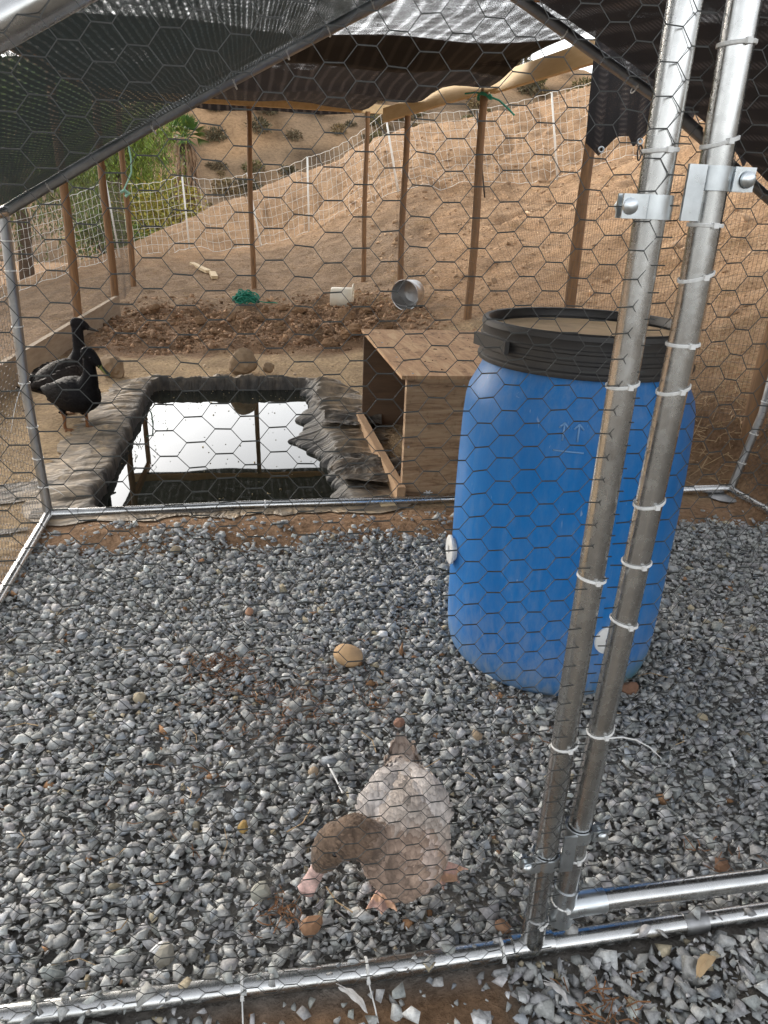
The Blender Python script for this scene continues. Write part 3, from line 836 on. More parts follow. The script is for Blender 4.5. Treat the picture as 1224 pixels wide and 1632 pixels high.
# netting
def roofline(x): return EF + (AF - EF) * (1 - abs(x - XA) / (XA - XL if x < XA else XR - XA))
bul = lambda x, h: .012 * math.sin(x * 3.1 + h * 2.0) - .008
fr = hexnet(XL, .502, .0, 1.75, lambda x, h: Vector((x, YF - PR - .002 - .006 * math.sin(x * 5 + h * 3), h)), seed=1, keep=lambda x, h: h < roofline(x) + .02)
obj('hexagon_netting', fr, 'wire', run, kind='stuff')
gt = hexnet(.50, 1.36, .02, 1.58, lambda x, h: Vector((x, YF + PR * .4 + .010 * math.sin(x * 6 + h * 4), h)), seed=5, warp=.022)
obj('hexagon_netting', gt, 'wire', gate, kind='stuff')
lw = hexnet(YF, YB, .0, 1.12, lambda x, h: Vector((XL - PR - .002 + .01 * math.sin(x * 4), x, h)), seed=3)
obj('hexagon_netting', lw, 'wire', run, kind='stuff')
rw = hexnet(YF, YB, .0, 1.1, lambda x, h: Vector((XR + PR + .002 + .05 * h, x, h)), seed=4)
obj('hexagon_netting', rw, 'wire', run, kind='stuff')

# ------------------------------------------------------------------ shade cloth over the run
def sheet(name, pts, nu, nv, fn, mat, parent=None, uvscale=1.0, thick=0):
    mb = MB(); uv = []
    for j in range(nv + 1):
        for i in range(nu + 1):
            p, q = fn(i / nu, j / nv); mb.v.append(tuple(p)); uv.append(q)
    for j in range(nv):
        for i in range(nu):
            a = j * (nu + 1) + i; mb.f.append((a, a + 1, a + nu + 2, a + nu + 1))
    return obj(name, mb, mat, parent, smooth=True, uvs=uv)
def slope(left):
    def fn(u, v):
        # u from eave to ridge, v from rear to front (a little beyond)
        y = YB + .012 - v * (YB - YF - .02)
        t = (YB - y) / (YB - YF)
        e = EB + (EF - EB) * t; a = AB + (AF - AB) * t
        sag = -.035 * math.sin(math.pi * u) * math.sin(math.pi * min(1, max(0, v * .93)))
        rip = .006 * math.sin(v * 40 + u * 5) * math.sin(math.pi * u) * (1 - v)
        x0, x1 = (XL, XA) if left else (XR + .08, XA)
        x = x0 + (x1 - x0) * u
        if not left: e += .03 * (1 - t)
        bow = 0 if left else .062 * math.sin(math.pi * u) * (1 - t)
        return (x, y, e + (a - e) * u + .024 + sag + rip + bow), (u * 1.76, v * 2.3)
    return fn
o = sheet('shade_cloth', None, 40, 40, slope(True), 'cloth_green')
tag(o, 'dark green knitted shade cloth stretched over the left roof slope of the pipe run', 'shade cloth', 'shade cloths')
o = sheet('shade_cloth', None, 30, 30, slope(False), 'cloth_black')
tag(o, 'dark shade cloth on the right roof slope, behind the gate post tops', 'shade cloth', 'shade cloths')

# ------------------------------------------------------------------ wooden pen round the pond
def wood_post(x, y, top, r=.045, label='', name='wooden_post'):
    z0 = gz(x, y)
    pts = []; rr = []
    for k in range(9):
        q = k / 8
        pts.append((x + .008 * math.sin(q * 7 + x * 9), y + .008 * math.cos(q * 6 + y * 5), z0 - .12 + (top - z0 + .12) * q)); rr.append(r * (1.08 - .12 * q + .03 * math.sin(q * 11 + x)))
    o = obj(name, MB().tube(pts, rr, 12), 'post_wood', None, smooth=True, angle=50)
    at_origin(o, (x, y, z0)); tag(o, label, 'post', 'wooden posts of the pond pen')
wood_post(2.15, 4.87, 2.10, r=.036, label='thick brown post behind the barrel beside the hanging black cloth')
wood_post(1.955, 6.60, 2.16, r=.034, label='brown post with a green cord knotted round its top')
wood_post(1.60, 8.0, 2.08, r=.032, label='brown post under the far end of the yellow beam beside the metal pail')
wood_post(1.52, 10.1, 2.30, r=.030, label='thin brown post at the far corner behind the white bucket')
wood_post(.093, 10.36, 2.30, r=.032, label='thin dark brown post beside the green rope pile')
wood_post(-1.575, 7.58, 2.2, r=.039, label='orange-brown post by the timber edging nearest the black ducks')
wood_post(-1.425, 8.78, 2.2, r=.038, label='brown post at the far end of the timber edging')
wood_post(-1.50, 10.86, 2.3, r=.036, label='reddish post with a mint green cord hanging on it')
wood_post(-1.63, 4.35, 2.05, r=.050, label='dark post seen behind the left rear pipe of the run')
wood_post(2.44, 3.16, 1.15, r=.05, label='stubby brown post beside the rear right corner of the run')
# cords
CX, CY, CZ = 1.955, 6.60, 2.08
o = obj('tied_cord', MB().tube([(CX + .055 * math.cos(q), CY + .055 * math.sin(q), CZ + .02 * math.sin(q * 2)) for q in np.linspace(0, 12, 30)], .010, 6).tube([(CX, CY - .05, CZ), (CX + .10, CY - .07, CZ - .03), (CX + .19, CY - .07, CZ - .09), (CX + .24, CY - .07, CZ - .13)], .008, 6).tube([(CX, CY - .05, CZ), (CX - .10, CY - .07, CZ + .015), (CX - .19, CY - .07, CZ + .0)], .007, 6), 'green_rope')
tag(o, 'green cord knotted round a post under the yellow beam', 'cord')
HX_, HY_ = -1.50, 10.80
o = obj('hanging_cord', MB().tube([(HX_, HY_, 1.86), (HX_ + .09, HY_, 1.84), (HX_ + .11, HY_, 1.68), (HX_ + .10, HY_, 1.52), (HX_ + .05, HY_, 1.42), (HX_, HY_, 1.33), (HX_ + .01, HY_, 1.25)], .011, 6).tube([(HX_ - .05, HY_, 1.28), (HX_, HY_ - .02, 1.31), (HX_ + .05, HY_, 1.27), (HX_, HY_, 1.23)], .02, 6), 'mint_cord')
tag(o, 'mint green cord hanging down a reddish post on the left', 'cord')
# beams
def beam(name, a, b, wid, hgt, mat, label):
    a = Vector(a); b = Vector(b); t = (b - a).normalized(); s = t.cross(Vector((0, 0, 1))).normalized(); u = s.cross(t)
    vs = []
    for p in (a, b):
        for (i, j) in ((-1, -1), (1, -1), (1, 1), (-1, 1)): vs.append(p + s * wid / 2 * i + u * hgt / 2 * j)
    mb = MB().add(vs, [(0, 3, 2, 1), (4, 5, 6, 7), (0, 1, 5, 4), (1, 2, 6, 5), (2, 3, 7, 6), (3, 0, 4, 7)])
    o = obj(name, mb, mat)
    bv = o.modifiers.new('bevel', 'BEVEL'); bv.width = .004; bv.segments = 2
    tag(o, label, 'beam', 'roof beams of the pond pen')
    return o
beam('roof_beam', (1.46, 8.5, 2.10), (2.04, 6.25, 2.185), .045, .13, 'beam_wood', 'yellow pine beam running from the knotted post to the far end of the pen')
beam('roof_beam', (2.00, 6.55, 2.16), (2.17, 4.2, 2.12), .045, .13, 'beam_wood', 'yellow pine beam ending above the hanging black cloth')
beam('roof_beam', (-1.7, 10.42, 2.36), (2.0, 10.36, 2.36), .05, .10, 'beam_wood', 'long beam across the far end of the pen')
beam('roof_beam', (-1.7, 4.02, 2.17), (2.10, 3.98, 2.19), .05, .09, 'beam_dark', 'brown beam at the top of the picture above the pen')
beam('roof_beam', (-1.60, 4.0, 2.12), (-1.50, 10.8, 2.3), .05, .10, 'beam_dark', 'left side beam of the pen roof above the timber edging')
# black shade cloth over the pen
YS = np.array([3.9, 4.3, 4.8, 5.25, 5.5, 5.7, 5.85, 6.0, 6.15, 6.3, 6.8, 7.4, 7.6, 7.8, 8.8, 9.8, 10.40, 10.44, 10.45])
ZS = np.array([2.22, 2.18, 2.19, 2.22, 2.20, 2.17, 2.15, 2.16, 2.20, 2.24, 2.25, 2.22, 2.19, 2.26, 2.29, 2.36, 2.425, 2.42, 2.31])
def pen_roof(v0, v1):
    def fn(u, v):
        k = v0 + (v1 - v0) * v
        y = float(np.interp(k, np.linspace(0, 1, len(YS)), YS)); z = float(np.interp(k, np.linspace(0, 1, len(YS)), ZS))
        xr = float(np.interp(y, [3.9, 4.3, 6.5, 8.4, 10.5], [2.15, 2.12, 1.945, 1.47, 1.50])) - .03 * (.5 + .5 * math.cos(y * 4.4)) * (y > 5.9) * (y < 9)
        x = -1.66 + (xr + 1.66) * u
        hold = max(0, u - .8) / .2
        zb = (2.165 + .05 * math.cos(y * 4.4)) if 5.9 < y < 8.6 else (2.24 if y < 8.5 else 2.30)
        z = z * (1 - hold * .8) + zb * hold * .8 - .05 * math.sin(math.pi * u) + .014 * math.sin(x * 5 + y * 3)
        return (x, y, z), (x, y * 1.5)
    return fn
t = thing('shade_cloth', 'black sagging shade cloth roofing the pond pen', 'shade cloth', (0, 4, 2.1), 'shade cloths')
K = np.linspace(0, 1, len(YS)); ka = K[3]
sheet('open_weave_panel', None, 50, 16, pen_roof(0, ka), 'cloth_black_open', t)
sheet('folded_panel', None, 50, 20, pen_roof(ka, K[8]), 'cloth_black', t)
f2 = pen_roof(ka, K[8])
sheet('folded_panel', None, 50, 20, lambda u, v: ((f2(u, v)[0][0], f2(u, v)[0][1] + .012, f2(u, v)[0][2] + .006), (f2(u, v)[1][0] + .37, f2(u, v)[1][1] + .21)), 'cloth_black', t)
sheet('rear_panel', None, 50, 30, pen_roof(K[8], 1), 'cloth_black', t)
for o in t.children:
    o.data.transform(Matrix.Translation((-LOC[t.name][0], -LOC[t.name][1], -LOC[t.name][2]))) if o.name.startswith(('open', 'folded', 'rear')) and False else None
# hanging black cloth with scalloped hem on the right
HX = [1.47, 1.521, 1.60, 1.66, 1.705, 1.76, 1.83, 1.93, 1.98, 2.03, 2.10, 2.17, 2.228, 2.28, 2.36, 2.5, 2.62]
HZ = [1.50, 1.449, 1.53, 1.535, 1.495, 1.56, 1.585, 1.60, 1.69, 1.70, 1.60, 1.50, 1.435, 1.53, 1.64, 1.70, 1.66]
def flap(u, v):
    x = 1.47 + 1.15 * u
    zb = float(np.interp(x, HX, HZ)); zt_ = 1.98 + .02 * u
    fold = .018 * math.sin(x * 19) * (.3 + v) + .010 * math.sin(x * 47 + v * 3) * v
    return (x, 3.42 + fold - .05 * v, zt_ + (zb - zt_) * v), (x, v * .6)
fl = sheet('shade_cloth', None, 110, 24, flap, 'cloth_black')
tag(fl, 'black cloth hanging at the right with a scalloped hem, grommets and hooks', 'shade cloth', 'shade cloths')
def grommet(p, n=(0, -1, 0), r=.011):
    M = Matrix.Translation(p) @ Vector(n).to_track_quat('Z', 'Y').to_matrix().to_4x4()
    mb = MB()
    pts = [M @ Vector((r * math.cos(a), r * math.sin(a), 0)) for a in np.linspace(0, 2 * math.pi, 15)[:-1]]
    return mb.tube(pts, r * .38, 6, close=True)
for p in ((1.705, 3.345, 1.515), (2.0, 3.35, 1.545), (1.53, 3.345, 1.475)): obj('grommet', grommet(p), 'zinc', fl, smooth=True)
o = obj('grommet', grommet((1.365, 2.915, 1.775), (-.3, -.8, -.4), .012), 'zinc', run, smooth=True)
def carabiner(c, s=1.0, label=''):
    mb = MB(); pts = []
    for k in range(20):
        a = 2 * math.pi * k / 20
        pts.append(Vector(c) + Vector((.011 * s * math.cos(a) * (1.15 if math.sin(a) > 0 else .9), .003 * math.cos(a), .030 * s * math.sin(a))))
    mb.tube(pts, .0036 * s, 6, close=True)
    o = obj('carabiner', mb, 'black_plastic', smooth=True); tag(o, label, 'carabiner', 'carabiners on the hanging cloth')
carabiner((1.703, 3.33, 1.47), 1.0, 'small black snap hook hanging from the lowest scallop of the black cloth')
carabiner((2.035, 3.33, 1.69), 1.2, 'black snap hook on the cloth between the two gate posts')

# welded wire on the pen sides
def wire_panel(path, z1, sv_, sh, label, r=.0009):
    t = thing('welded_wire_fence', label, 'wire fence', (path[0][0], path[0][1], gz(*path[0])), 'welded wire fences of the pen')
    P = [Vector((x, y, 0)) for x, y in path]; L = [0]
    for a, b in zip(P, P[1:]): L.append(L[-1] + (b - a).length)
    def pos(s):
        for k in range(len(P) - 1):
            if s <= L[k + 1] + 1e-6: return P[k].lerp(P[k + 1], (s - L[k]) / (L[k + 1] - L[k]))
        return P[-1]
    mb = MB(); n = int(L[-1] / sv_)
    ss = [i * sv_ for i in range(n + 1)]; pp = [pos(s) for s in ss]
    bz = terrain(np.array([p.x for p in pp]), np.array([p.y for p in pp]), False)
    for p, b in zip(pp, bz):
        wob = .006 * math.sin(p.y * 9)
        mb.tube([(p.x + wob, p.y, b - .03), (p.x - wob, p.y, b + z1)], r, 3, cap=False)
    h = 0.0
    while h <= z1 + 1e-6:
        mb.tube([(p.x, p.y, b + h + .004 * math.sin(p.y * 7 + h * 5)) for p, b in list(zip(pp, bz))[::3]], r, 3, cap=False); h += sh
    obj('wire_grid', mb, 'wire_thin', t, kind='stuff')
wire_panel([(1.55, 8.1), (1.93, 6.55), (2.12, 4.82), (2.42, 3.20), (2.48, 1.0)], 1.35, .026, .085, 'rusty welded wire fence behind the barrel at the foot of the dirt slope')
wire_panel([(-1.66, 3.2), (-1.61, 7.5), (-1.47, 8.75), (-1.53, 10.8)], 1.35, .03, .085, 'welded wire fence along the timber edging on the left')
# timber edging
def edging(a, b, label):
    a = Vector(a); b = Vector(b); t = (b - a).normalized(); s = Vector((t.y, -t.x, 0))
    mb = MB(); vs = []
    n = 12
    for k in range(n + 1):
        p = a.lerp(b, k / n); w_ = .012 * math.sin(k * 1.7)
        for (i, j) in ((-1, -.06), (1, -.06), (1, .19), (-1, .19)): vs.append(p + s * (.02 * i + w_ * .3) + Vector((0, 0, j + w_ * .15)))
    fs = [(0, 3, 2, 1), tuple(n * 4 + q for q in (0, 1, 2, 3))]
    for k in range(n):
        for q in range(4): fs.append((k * 4 + q, k * 4 + (q + 1) % 4, k * 4 + 4 + (q + 1) % 4, k * 4 + 4 + q))
    mb.add(vs, fs); o = obj('timber_edging', mb, 'board_wood'); tag(o, label, 'board', 'timber edging boards')
edging((-1.57, 5.4, .0), (-1.40, 8.8, .03), 'pale weathered board edging the pen behind the black ducks')
edging((-1.66, 3.2, -.02), (-1.575, 5.37, .0), 'pale board edging at the left picture edge behind the rear post')

# ------------------------------------------------------------------ pond: liner, water
def build_pond():
    rng = np.random.default_rng(8)
    # walk round the rim
    cs = [(PX0, PY0), (PX1, PY0), (PX1, PY1), (PX0, PY1)]
    segs = []; rad = .10
    pts = []; nrm = []
    def arc(cx, cy, a0):
        for k in range(13):
            a = a0 + math.pi / 2 * k / 12; pts.append((cx + rad * math.cos(a), cy + rad * math.sin(a))); nrm.append((math.cos(a), math.sin(a)))
    def line(x0, y0, x1, y1, n_):
        L = math.hypot(x1 - x0, y1 - y0); m = int(L / .011)
        for k in range(1, m): pts.append((x0 + (x1 - x0) * k / m, y0 + (y1 - y0) * k / m)); nrm.append(n_)
    arc(PX0 + rad, PY0 + rad, math.pi); line(PX0 + rad, PY0, PX1 - rad, PY0, (0, -1))
    arc(PX1 - rad, PY0 + rad, 1.5 * math.pi); line(PX1, PY0 + rad, PX1, PY1 - rad, (1, 0))
    arc(PX1 - rad, PY1 - rad, 0); line(PX1 - rad, PY1, PX0 + rad, PY1, (0, 1))
    arc(PX0 + rad, PY1 - rad, math.pi / 2); line(PX0, PY1 - rad, PX0, PY0 + rad, (-1, 0))
    pts = np.array(pts); nrm = np.array(nrm); N = len(pts)
    s = np.r_[0, np.cumsum(np.linalg.norm(np.diff(pts, axis=0), axis=1))]
    tot = s[-1] + .02
    def pn(freq, off):        # periodic noise round the rim
        a = s / tot * 2 * np.pi; Rr = freq * tot / (2 * np.pi)
        return vnoise(50 + Rr * np.cos(a) + off, 50 + Rr * np.sin(a) + off * 1.7)
    right = np.clip(nrm[:, 0], 0, 1) ** 2; left = np.clip(-nrm[:, 0], 0, 1) ** 2; near = np.clip(-nrm[:, 1], 0, 1) ** 2; farr = np.clip(nrm[:, 1], 0, 1) ** 2
    prof = []     # (out, z) rows from inside to outside
    wall = [(-.02, -.30), (-.012, -.20), (-.008, -.13), (-.002, -.07), (.0, -.02)]
    rows = []
    M = 30
    fold1 = pn(9, 3); fold2 = pn(22, 11); fold3 = pn(48, 23); rag = pn(6, 31); rag2 = pn(26, 41)
    outer = (.10 + .07 * (rag - .3)) + left * .17 + right * (.12 + .10 * rag) + near * .06 - farr * .03 + .07 * (rag2 - .5)
    inner = right * (.02 + .30 * np.clip(pn(4.4, 77) - .25, 0, 1) + .07 * (rag2 - .5) + .05 * (pn(11, 5) - .5))
    V = np.zeros((M + 1, N, 3)); C = np.zeros((M + 1, N, 3))
    for j in range(M + 1):
        t = j / M
        if t < .42:       # wall, bottom to rim; the right side slopes out of the water in ragged pleats
            q = t / .42
            z = -.34 + .36 * q; out = -.03 + .03 * q
            zr_ = np.interp(q, [0, .35, .5, 1], [-.34, -.10, -.052, .02])
            z = z * (1 - right) + zr_ * right
            out = out - inner * (1 - sstep(.5, 1, q) * .8) * sstep(0, .4, q)
            z = z - near * sstep(.3, 1, q) * .05
        else:
            q = (t - .42) / .58
            out = outer * q - inner * .2 * (1 - sstep(0, .35, q)); z = .022 + .012 * math.sin(math.pi * min(1, q * 1.3)) * (1 - q * .3) + .012 * farr - .022 * q - .05 * near * (1 - q)
        fr_ = ((fold1 - .5) * .026 + (fold2 - .5) * .026 + (np.abs(fold3 - .5) - .22) * .026) * (1 + .8 * right) * (1 - .6 * near)
        tw = vnoise(s * 7 + t * 5, s * 0 + t * 6 + 4) - .5
        amp = (.35 + .65 * sstep(.1, .5, t)) * (1 - .65 * sstep(.85, 1, t))
        x = pts[:, 0] + nrm[:, 0] * out; y = pts[:, 1] + nrm[:, 1] * out
        along = np.stack([-nrm[:, 1], nrm[:, 0]], 1)
        sl = (vnoise(s * 3 + 9, s * 0 + 2 + t * 2.2) - .5) * .10 * sstep(.2, 1, t)
        x = x + along[:, 0] * sl; y = y + along[:, 1] * sl
        zz = z + fr_ * amp * sstep(.3, .6, t) * 1.1 + tw * .012
        offn = fr_ * amp * (1 - sstep(.4, .6, t)) * .8
        x = x + nrm[:, 0] * offn; y = y + nrm[:, 1] * offn
        V[j] = np.stack([x, y, np.maximum(zz, -.36 if t < .42 else -.0 + .004)], 1)
        dust = sstep(.36, .8, t) * (.45 + .9 * fold2) * (1 + .7 * left) + .25 * (1 - fold1) * sstep(.2, .5, t)
        dk = np.array([.050, .047, .044]); du = np.array([.33, .26, .18])
        m = np.clip(dust, 0, .8)[:, None]
        C[j] = dk * (1 - m) + du * m
    # ground follows the sheet's outer rows
    gzv = terrain(V[:, :, 0], V[:, :, 1], True)
    k0 = int(M * .5)
    V[k0:, :, 2] = np.maximum(V[k0:, :, 2], gzv[k0:] + .006)
    mb = MB(); mb.v = [tuple(p) for p in V.reshape(-1, 3)]
    for j in range(M):
        for i in range(N):
            i2 = (i + 1) % N; mb.f.append((j * N + i, j * N + i2, (j + 1) * N + i2, (j + 1) * N + i))
    UVs = np.stack([np.tile(s, (M + 1, 1)), np.repeat(np.arange(M + 1)[:, None] / M * .5, N, axis=1)], -1).reshape(-1, 2)
    o = obj('pond_liner', mb, 'liner', smooth=True, cols=C.reshape(-1, 3), uvs=UVs)
    tag(o, 'wrinkled dusty black pond liner draped round the rectangular duck pond', 'pond liner')
    # loose flaps of liner at the right, ragged and folded
    wv = MB().add([(PX0 - .05, PY0 - .05, WZ), (PX1 + .06, PY0 - .05, WZ), (PX1 + .06, PY1 + .06, WZ), (PX0 - .05, PY1 + .06, WZ)], [(0, 1, 2, 3)])
    o = obj('pond_water', wv, 'water'); o['kind'] = 'structure'
    def flapm(cx, cy, ln, wd, rot, seed, tip):
        rg = np.random.default_rng(seed); mb = MB(); nu, nv = 46, 14; cc = []
        for j in range(nv + 1):
            for i in range(nu + 1):
                u = i / nu; v = j / nv
                wl = .5 + .5 * math.sin(math.pi * min(1, u * 1.1 + .05)) ** .6
                rg_ = .18 * float(vnoise(u * 9 + seed * 3, seed)) + .10 * float(vnoise(u * 31 + seed, seed + 4))
                a = (u - .5) * ln; b = (v - .5) * wd * wl * (1 - (rg_ if v > .5 else 0))
                f = .008 * math.sin(v * 9 + 3 * float(vnoise(u * 3, seed))) + .008 * math.sin(v * 23 + u * 4 + seed) + .02 * (float(fbm(u * 6 + seed, v * 7, 3)) - .5)
                x = cx + a * math.cos(rot) - b * math.sin(rot); y = cy + a * math.sin(rot) + b * math.cos(rot)
                g = .03 if x > PX1 - .02 else .03 - .11 * sstep(PX1, PX1 - .24, x)
                mb.v.append((x, y, float(g) + .012 + f + tip * v * .02))
                d = .25 + .5 * float(fbm(u * 5 + seed, v * 5, 3)) + .25 * math.sin(v * 18 + u * 3)
                d = min(1, max(0, d)) * .62
                cc.append(tuple(.04 * (1 - d) + q * d for q in (.26, .205, .145)))
        for j in range(nv):
            for i in range(nu):
                a = j * (nu + 1) + i; mb.f.append((a, a + 1, a + nu + 2, a + nu + 1))
        return mb, cc
    fuv = [(j / 14 * .4 + .1, i / 46 * .5) for j in range(15) for i in range(47)]
    for k, (cx, cy, ln, wd, rot, sd_) in enumerate(((.56, 3.35, .36, .40, .25, 2), (.60, 4.25, .34, .34, -.15, 7))):
        mb, cc = flapm(cx, cy, ln, wd, rot, sd_, 1)
        obj('liner_fold', mb, 'liner', bpy.data.objects['pond_liner'], smooth=True, cols=cc, uvs=fuv)
    for k, (cx, cy, ln, wd, rot, sd_) in enumerate(((-.66, 2.99, .46, .16, .08, 21), (-.28, 2.965, .40, .10, -.05, 24), (-1.0, 3.25, .42, .26, .5, 27), (-.97, 2.80, .22, .07, 0.2, 28))):
        mb, cc = flapm(cx, cy, ln, wd, rot, sd_, .5)
        mb.v = [(x, y, gz(x, y) + .008 + .35 * max(0, z - .03) if y < PY0 - .07 or x < PX0 - .07 else max(z - .03, -.03)) for x, y, z in mb.v]
        obj('liner_fold', mb, 'liner', bpy.data.objects['pond_liner'], smooth=True, cols=[tuple(q * 1.3 for q in c) for c in cc], uvs=fuv)
build_pond()

# ------------------------------------------------------------------ rocks, clods
def rock(name, c, size, mat, label, cat='rock', group=None, seed=0, sub=2, rough=.25, flat=.75):
    bm = bmesh.new(); bmesh.ops.create_icosphere(bm, subdivisions=sub, radius=1)
    rg = random.Random(seed); off = rg.random() * 50
    dirs = [Vector((rg.gauss(0, 1), rg.gauss(0, 1), rg.gauss(0, 1))).normalized() for _ in range(7)]
    for v in bm.verts:
        p = v.co.copy(); k = 1 + rough * (float(fbm(p.x * 1.7 + off, p.y * 1.7 + p.z * 2.1 + off, 3)) - .5) * 2
        for d in dirs:
            q = p.dot(d)
            if q > .72: k *= 1 - (q - .72) * rough * 1.6
        v.co = Vector((p.x * k, p.y * k, p.z * k))
    rz = rg.random() * 6
    M = Matrix.Rotation(rz, 4, 'Z') @ Matrix.Diagonal((size[0] / 2, size[1] / 2, size[2] / 2, 1))
    bm.transform(M)
    me = bpy.data.meshes.new(name); bm.to_mesh(me); bm.free()
    me.polygons.foreach_set('use_smooth', [rough < .2] * len(me.polygons)); me.materials.append(MATS[mat])
    o = bpy.data.objects.new(name, me); col.objects.link(o); o.location = c
    return tag(o, label, cat, group)
rock('smooth_stone', (.254, 1.79, .016), (.092, .074, .06), 'rock_tan', 'large smooth tan stone lying on the gravel', 'stone', seed=1, sub=4, rough=.06)
rock('rock', (-.04, 5.72, .10), (.26, .20, .20), 'rock_brown', 'brown rock holding down the far edge of the pond liner', seed=3, sub=3, rough=.3)
rock('rock', (.15, 5.74, .05), (.10, .09, .08), 'rock_brown', 'small brown rock right beside the bigger rock on the liner edge', seed=4, sub=3, rough=.3)
rock('rock', (-.97, 5.62, .06), (.24, .18, .18), 'rock_brown', 'brown rock by the pond corner right of the ducks', seed=6, sub=3, rough=.3)
ST = ((-.022, 2.085, .030, (.60, .33, .20), 'small orange pebble in the gravel left of centre'), (-.307, 1.673, .036, (.62, .52, .36), 'pale cream stone in the gravel near the left edge'),
      (.08, .951, .042, (.40, .22, .12), 'flat brown stone on the gravel below the bill of the duck'), (1.004, 1.553, .050, (.34, .18, .11), 'reddish brown stone at the foot of the blue barrel'),
      (.345, 1.49, .030, (.46, .25, .17), 'pinkish stone behind the tail of the fawn duck'), (-.042, 1.198, .028, (.55, .36, .12), 'yellow ochre pebble left of the fawn duck'),
      (-.01, 1.035, .040, (.52, .51, .43), 'pale angular stone left of the bill of the fawn duck'), (.906, .968, .036, (.26, .14, .08), 'dark brown stone above the gate rail on the right'),
      (-.174, .931, .040, (.44, .41, .34), 'pale grey-beige stone by the front pipe'), (.42, .90, .030, (.52, .30, .18), 'orange-brown stone beside the foot of the gate post'),
      (.527, 1.416, .030, (.48, .36, .24), 'tan pebble in the gravel right of the tail of the duck'), (.117, 1.342, .026, (.58, .44, .30), 'small buff pebble above the fawn duck'),
      (1.139, 1.413, .026, (.60, .50, .34), 'cream pebble in the gravel right of the barrel foot'), (-.288, 2.566, .046, (.56, .45, .30), 'flat buff stone near the pond end of the gravel'),
      (.352, 2.743, .05, (.42, .26, .16), 'rusty pebble at the edge of the pond bank'))
for k, (x, y, s, c, lb) in enumerate(ST):
    nm = 'stone_tone_%d' % k; c = tuple(q * .72 for q in c)
    simple(nm, c, tuple(q * .75 for q in c), 40, .85, bmp=.3)
    rock('pebble', (x, y, .006), (s * 1.15, s * .9, s * .8), nm, lb, 'pebble', 'coloured pebbles in the gravel', seed=40 + k, sub=2, rough=.3)
# dirt clods in the dug patch
CL = [(.55, 8.40, .22), (.42, 8.62, .15), (1.02, 7.85, .24), (1.25, 8.05, .20), (.72, 8.1, .13), (-.15, 7.8, .17), (.15, 7.95, .17), (-.45, 7.65, .16), (.92, 6.75, .28), (.72, 6.70, .18), (1.15, 6.72, .17), (-.75, 7.9, .15), (-.95, 8.25, .17), (-.9, 7.35, .14), (.3, 7.4, .14), (.58, 7.5, .13), (0.0, 7.2, .14), (-.3, 7.2, .12), (.9, 7.5, .15), (-1.1, 7.35, .12), (-.62, 7.1, .1), (.2, 8.7, .15), (-.35, 8.2, .13), (1.3, 7.4, .12)]
for k in range(46): CL.append((rnd.uniform(-1.15, 1.35), rnd.uniform(6.85, 8.5), rnd.uniform(.05, .12)))
base = []
for k in range(5):
    o = rock('dirt_clod', (0, 0, -50), (1, 1, .75), 'clod', 'crumbly brown dirt clod in the dug earth beyond the pond', 'dirt clod', 'dirt clods in the dug patch', seed=80 + k, sub=3, rough=.42)
    base.append(o)
for k, (x, y, s) in enumerate(CL):
    s *= .82
    o = base[k] if k < 5 else base[k % 5].copy()
    if k >= 5: col.objects.link(o)
    o.location = (x, y, gz(x, y) + s * .18); o.scale = (s * rnd.uniform(.8, 1.2), s * rnd.uniform(.7, 1.1), s * rnd.uniform(.6, 1.0)); o.rotation_euler = (rnd.uniform(-.4, .4), rnd.uniform(-.4, .4), rnd.uniform(0, 6))
def crumbs():
    rng = np.random.default_rng(21); T = stone_templates(8, 10, rng)
    n = 7000; X = rng.uniform(-1.4, 1.75, n); Y = rng.normal(7.7, .85, n)
    k = (Y > 6.5) & (Y < 9.8); X, Y = X[k], Y[k]; n = len(X)
    s = np.clip(rng.lognormal(math.log(.012), .6, n), .004, .045)
    c = np.array([.31, .19, .11])[None] * np.exp(rng.normal(0, .25, n))[:, None]
    o = scatter_stones('dirt_crumbs', np.stack([X, Y, terrain(X, Y) + s * .3], 1), s, c, 'gravel', T, rng, .8)
    o['label'] = 'loose brown dirt crumbs round the clods'; o['category'] = 'dirt'
    # small stones on the slope
    n = 7000; X = rng.uniform(1.8, 8.5, n); Y = rng.uniform(2.9, 17.5, n); Z = terrain(X, Y); k = (Z > .15); X, Y, Z = X[k], Y[k], Z[k]; n = len(X)
    s = np.clip(rng.lognormal(math.log(.013), .65, n), .005, .08)
    c = np.array([.47, .31, .185])[None] * np.exp(rng.normal(0, .22, n))[:, None]
    o = scatter_stones('slope_stones', np.stack([X, Y, Z + s * .15], 1), s, np.clip(c, 0, .8), 'gravel', T, rng, .8)
    o['label'] = 'small stones and lumps strewn over the dirt slope'; o['category'] = 'stones'
    n = 900; X = rng.uniform(-1.5, 2.3, n); Y = rng.uniform(2.7, 6.2, n)
    k = ~((X > PX0 - .1) & (X < PX1 + .1) & (Y > PY0 - .1) & (Y < PY1 + .1)); X, Y = X[k], Y[k]; n = len(X); Z = terrain(X, Y)
    s = np.clip(rng.lognormal(math.log(.006), .5, n), .003, .02); c = np.array([.42, .32, .22])[None] * np.exp(rng.normal(0, .3, n))[:, None]
    o = scatter_stones('sand_grit', np.stack([X, Y, Z + s * .2], 1), s, np.clip(c, 0, .8), 'gravel', T, rng, .8)
    o['label'] = 'coarse grit on the sandy ground by the pond'; o['category'] = 'grit'
crumbs()
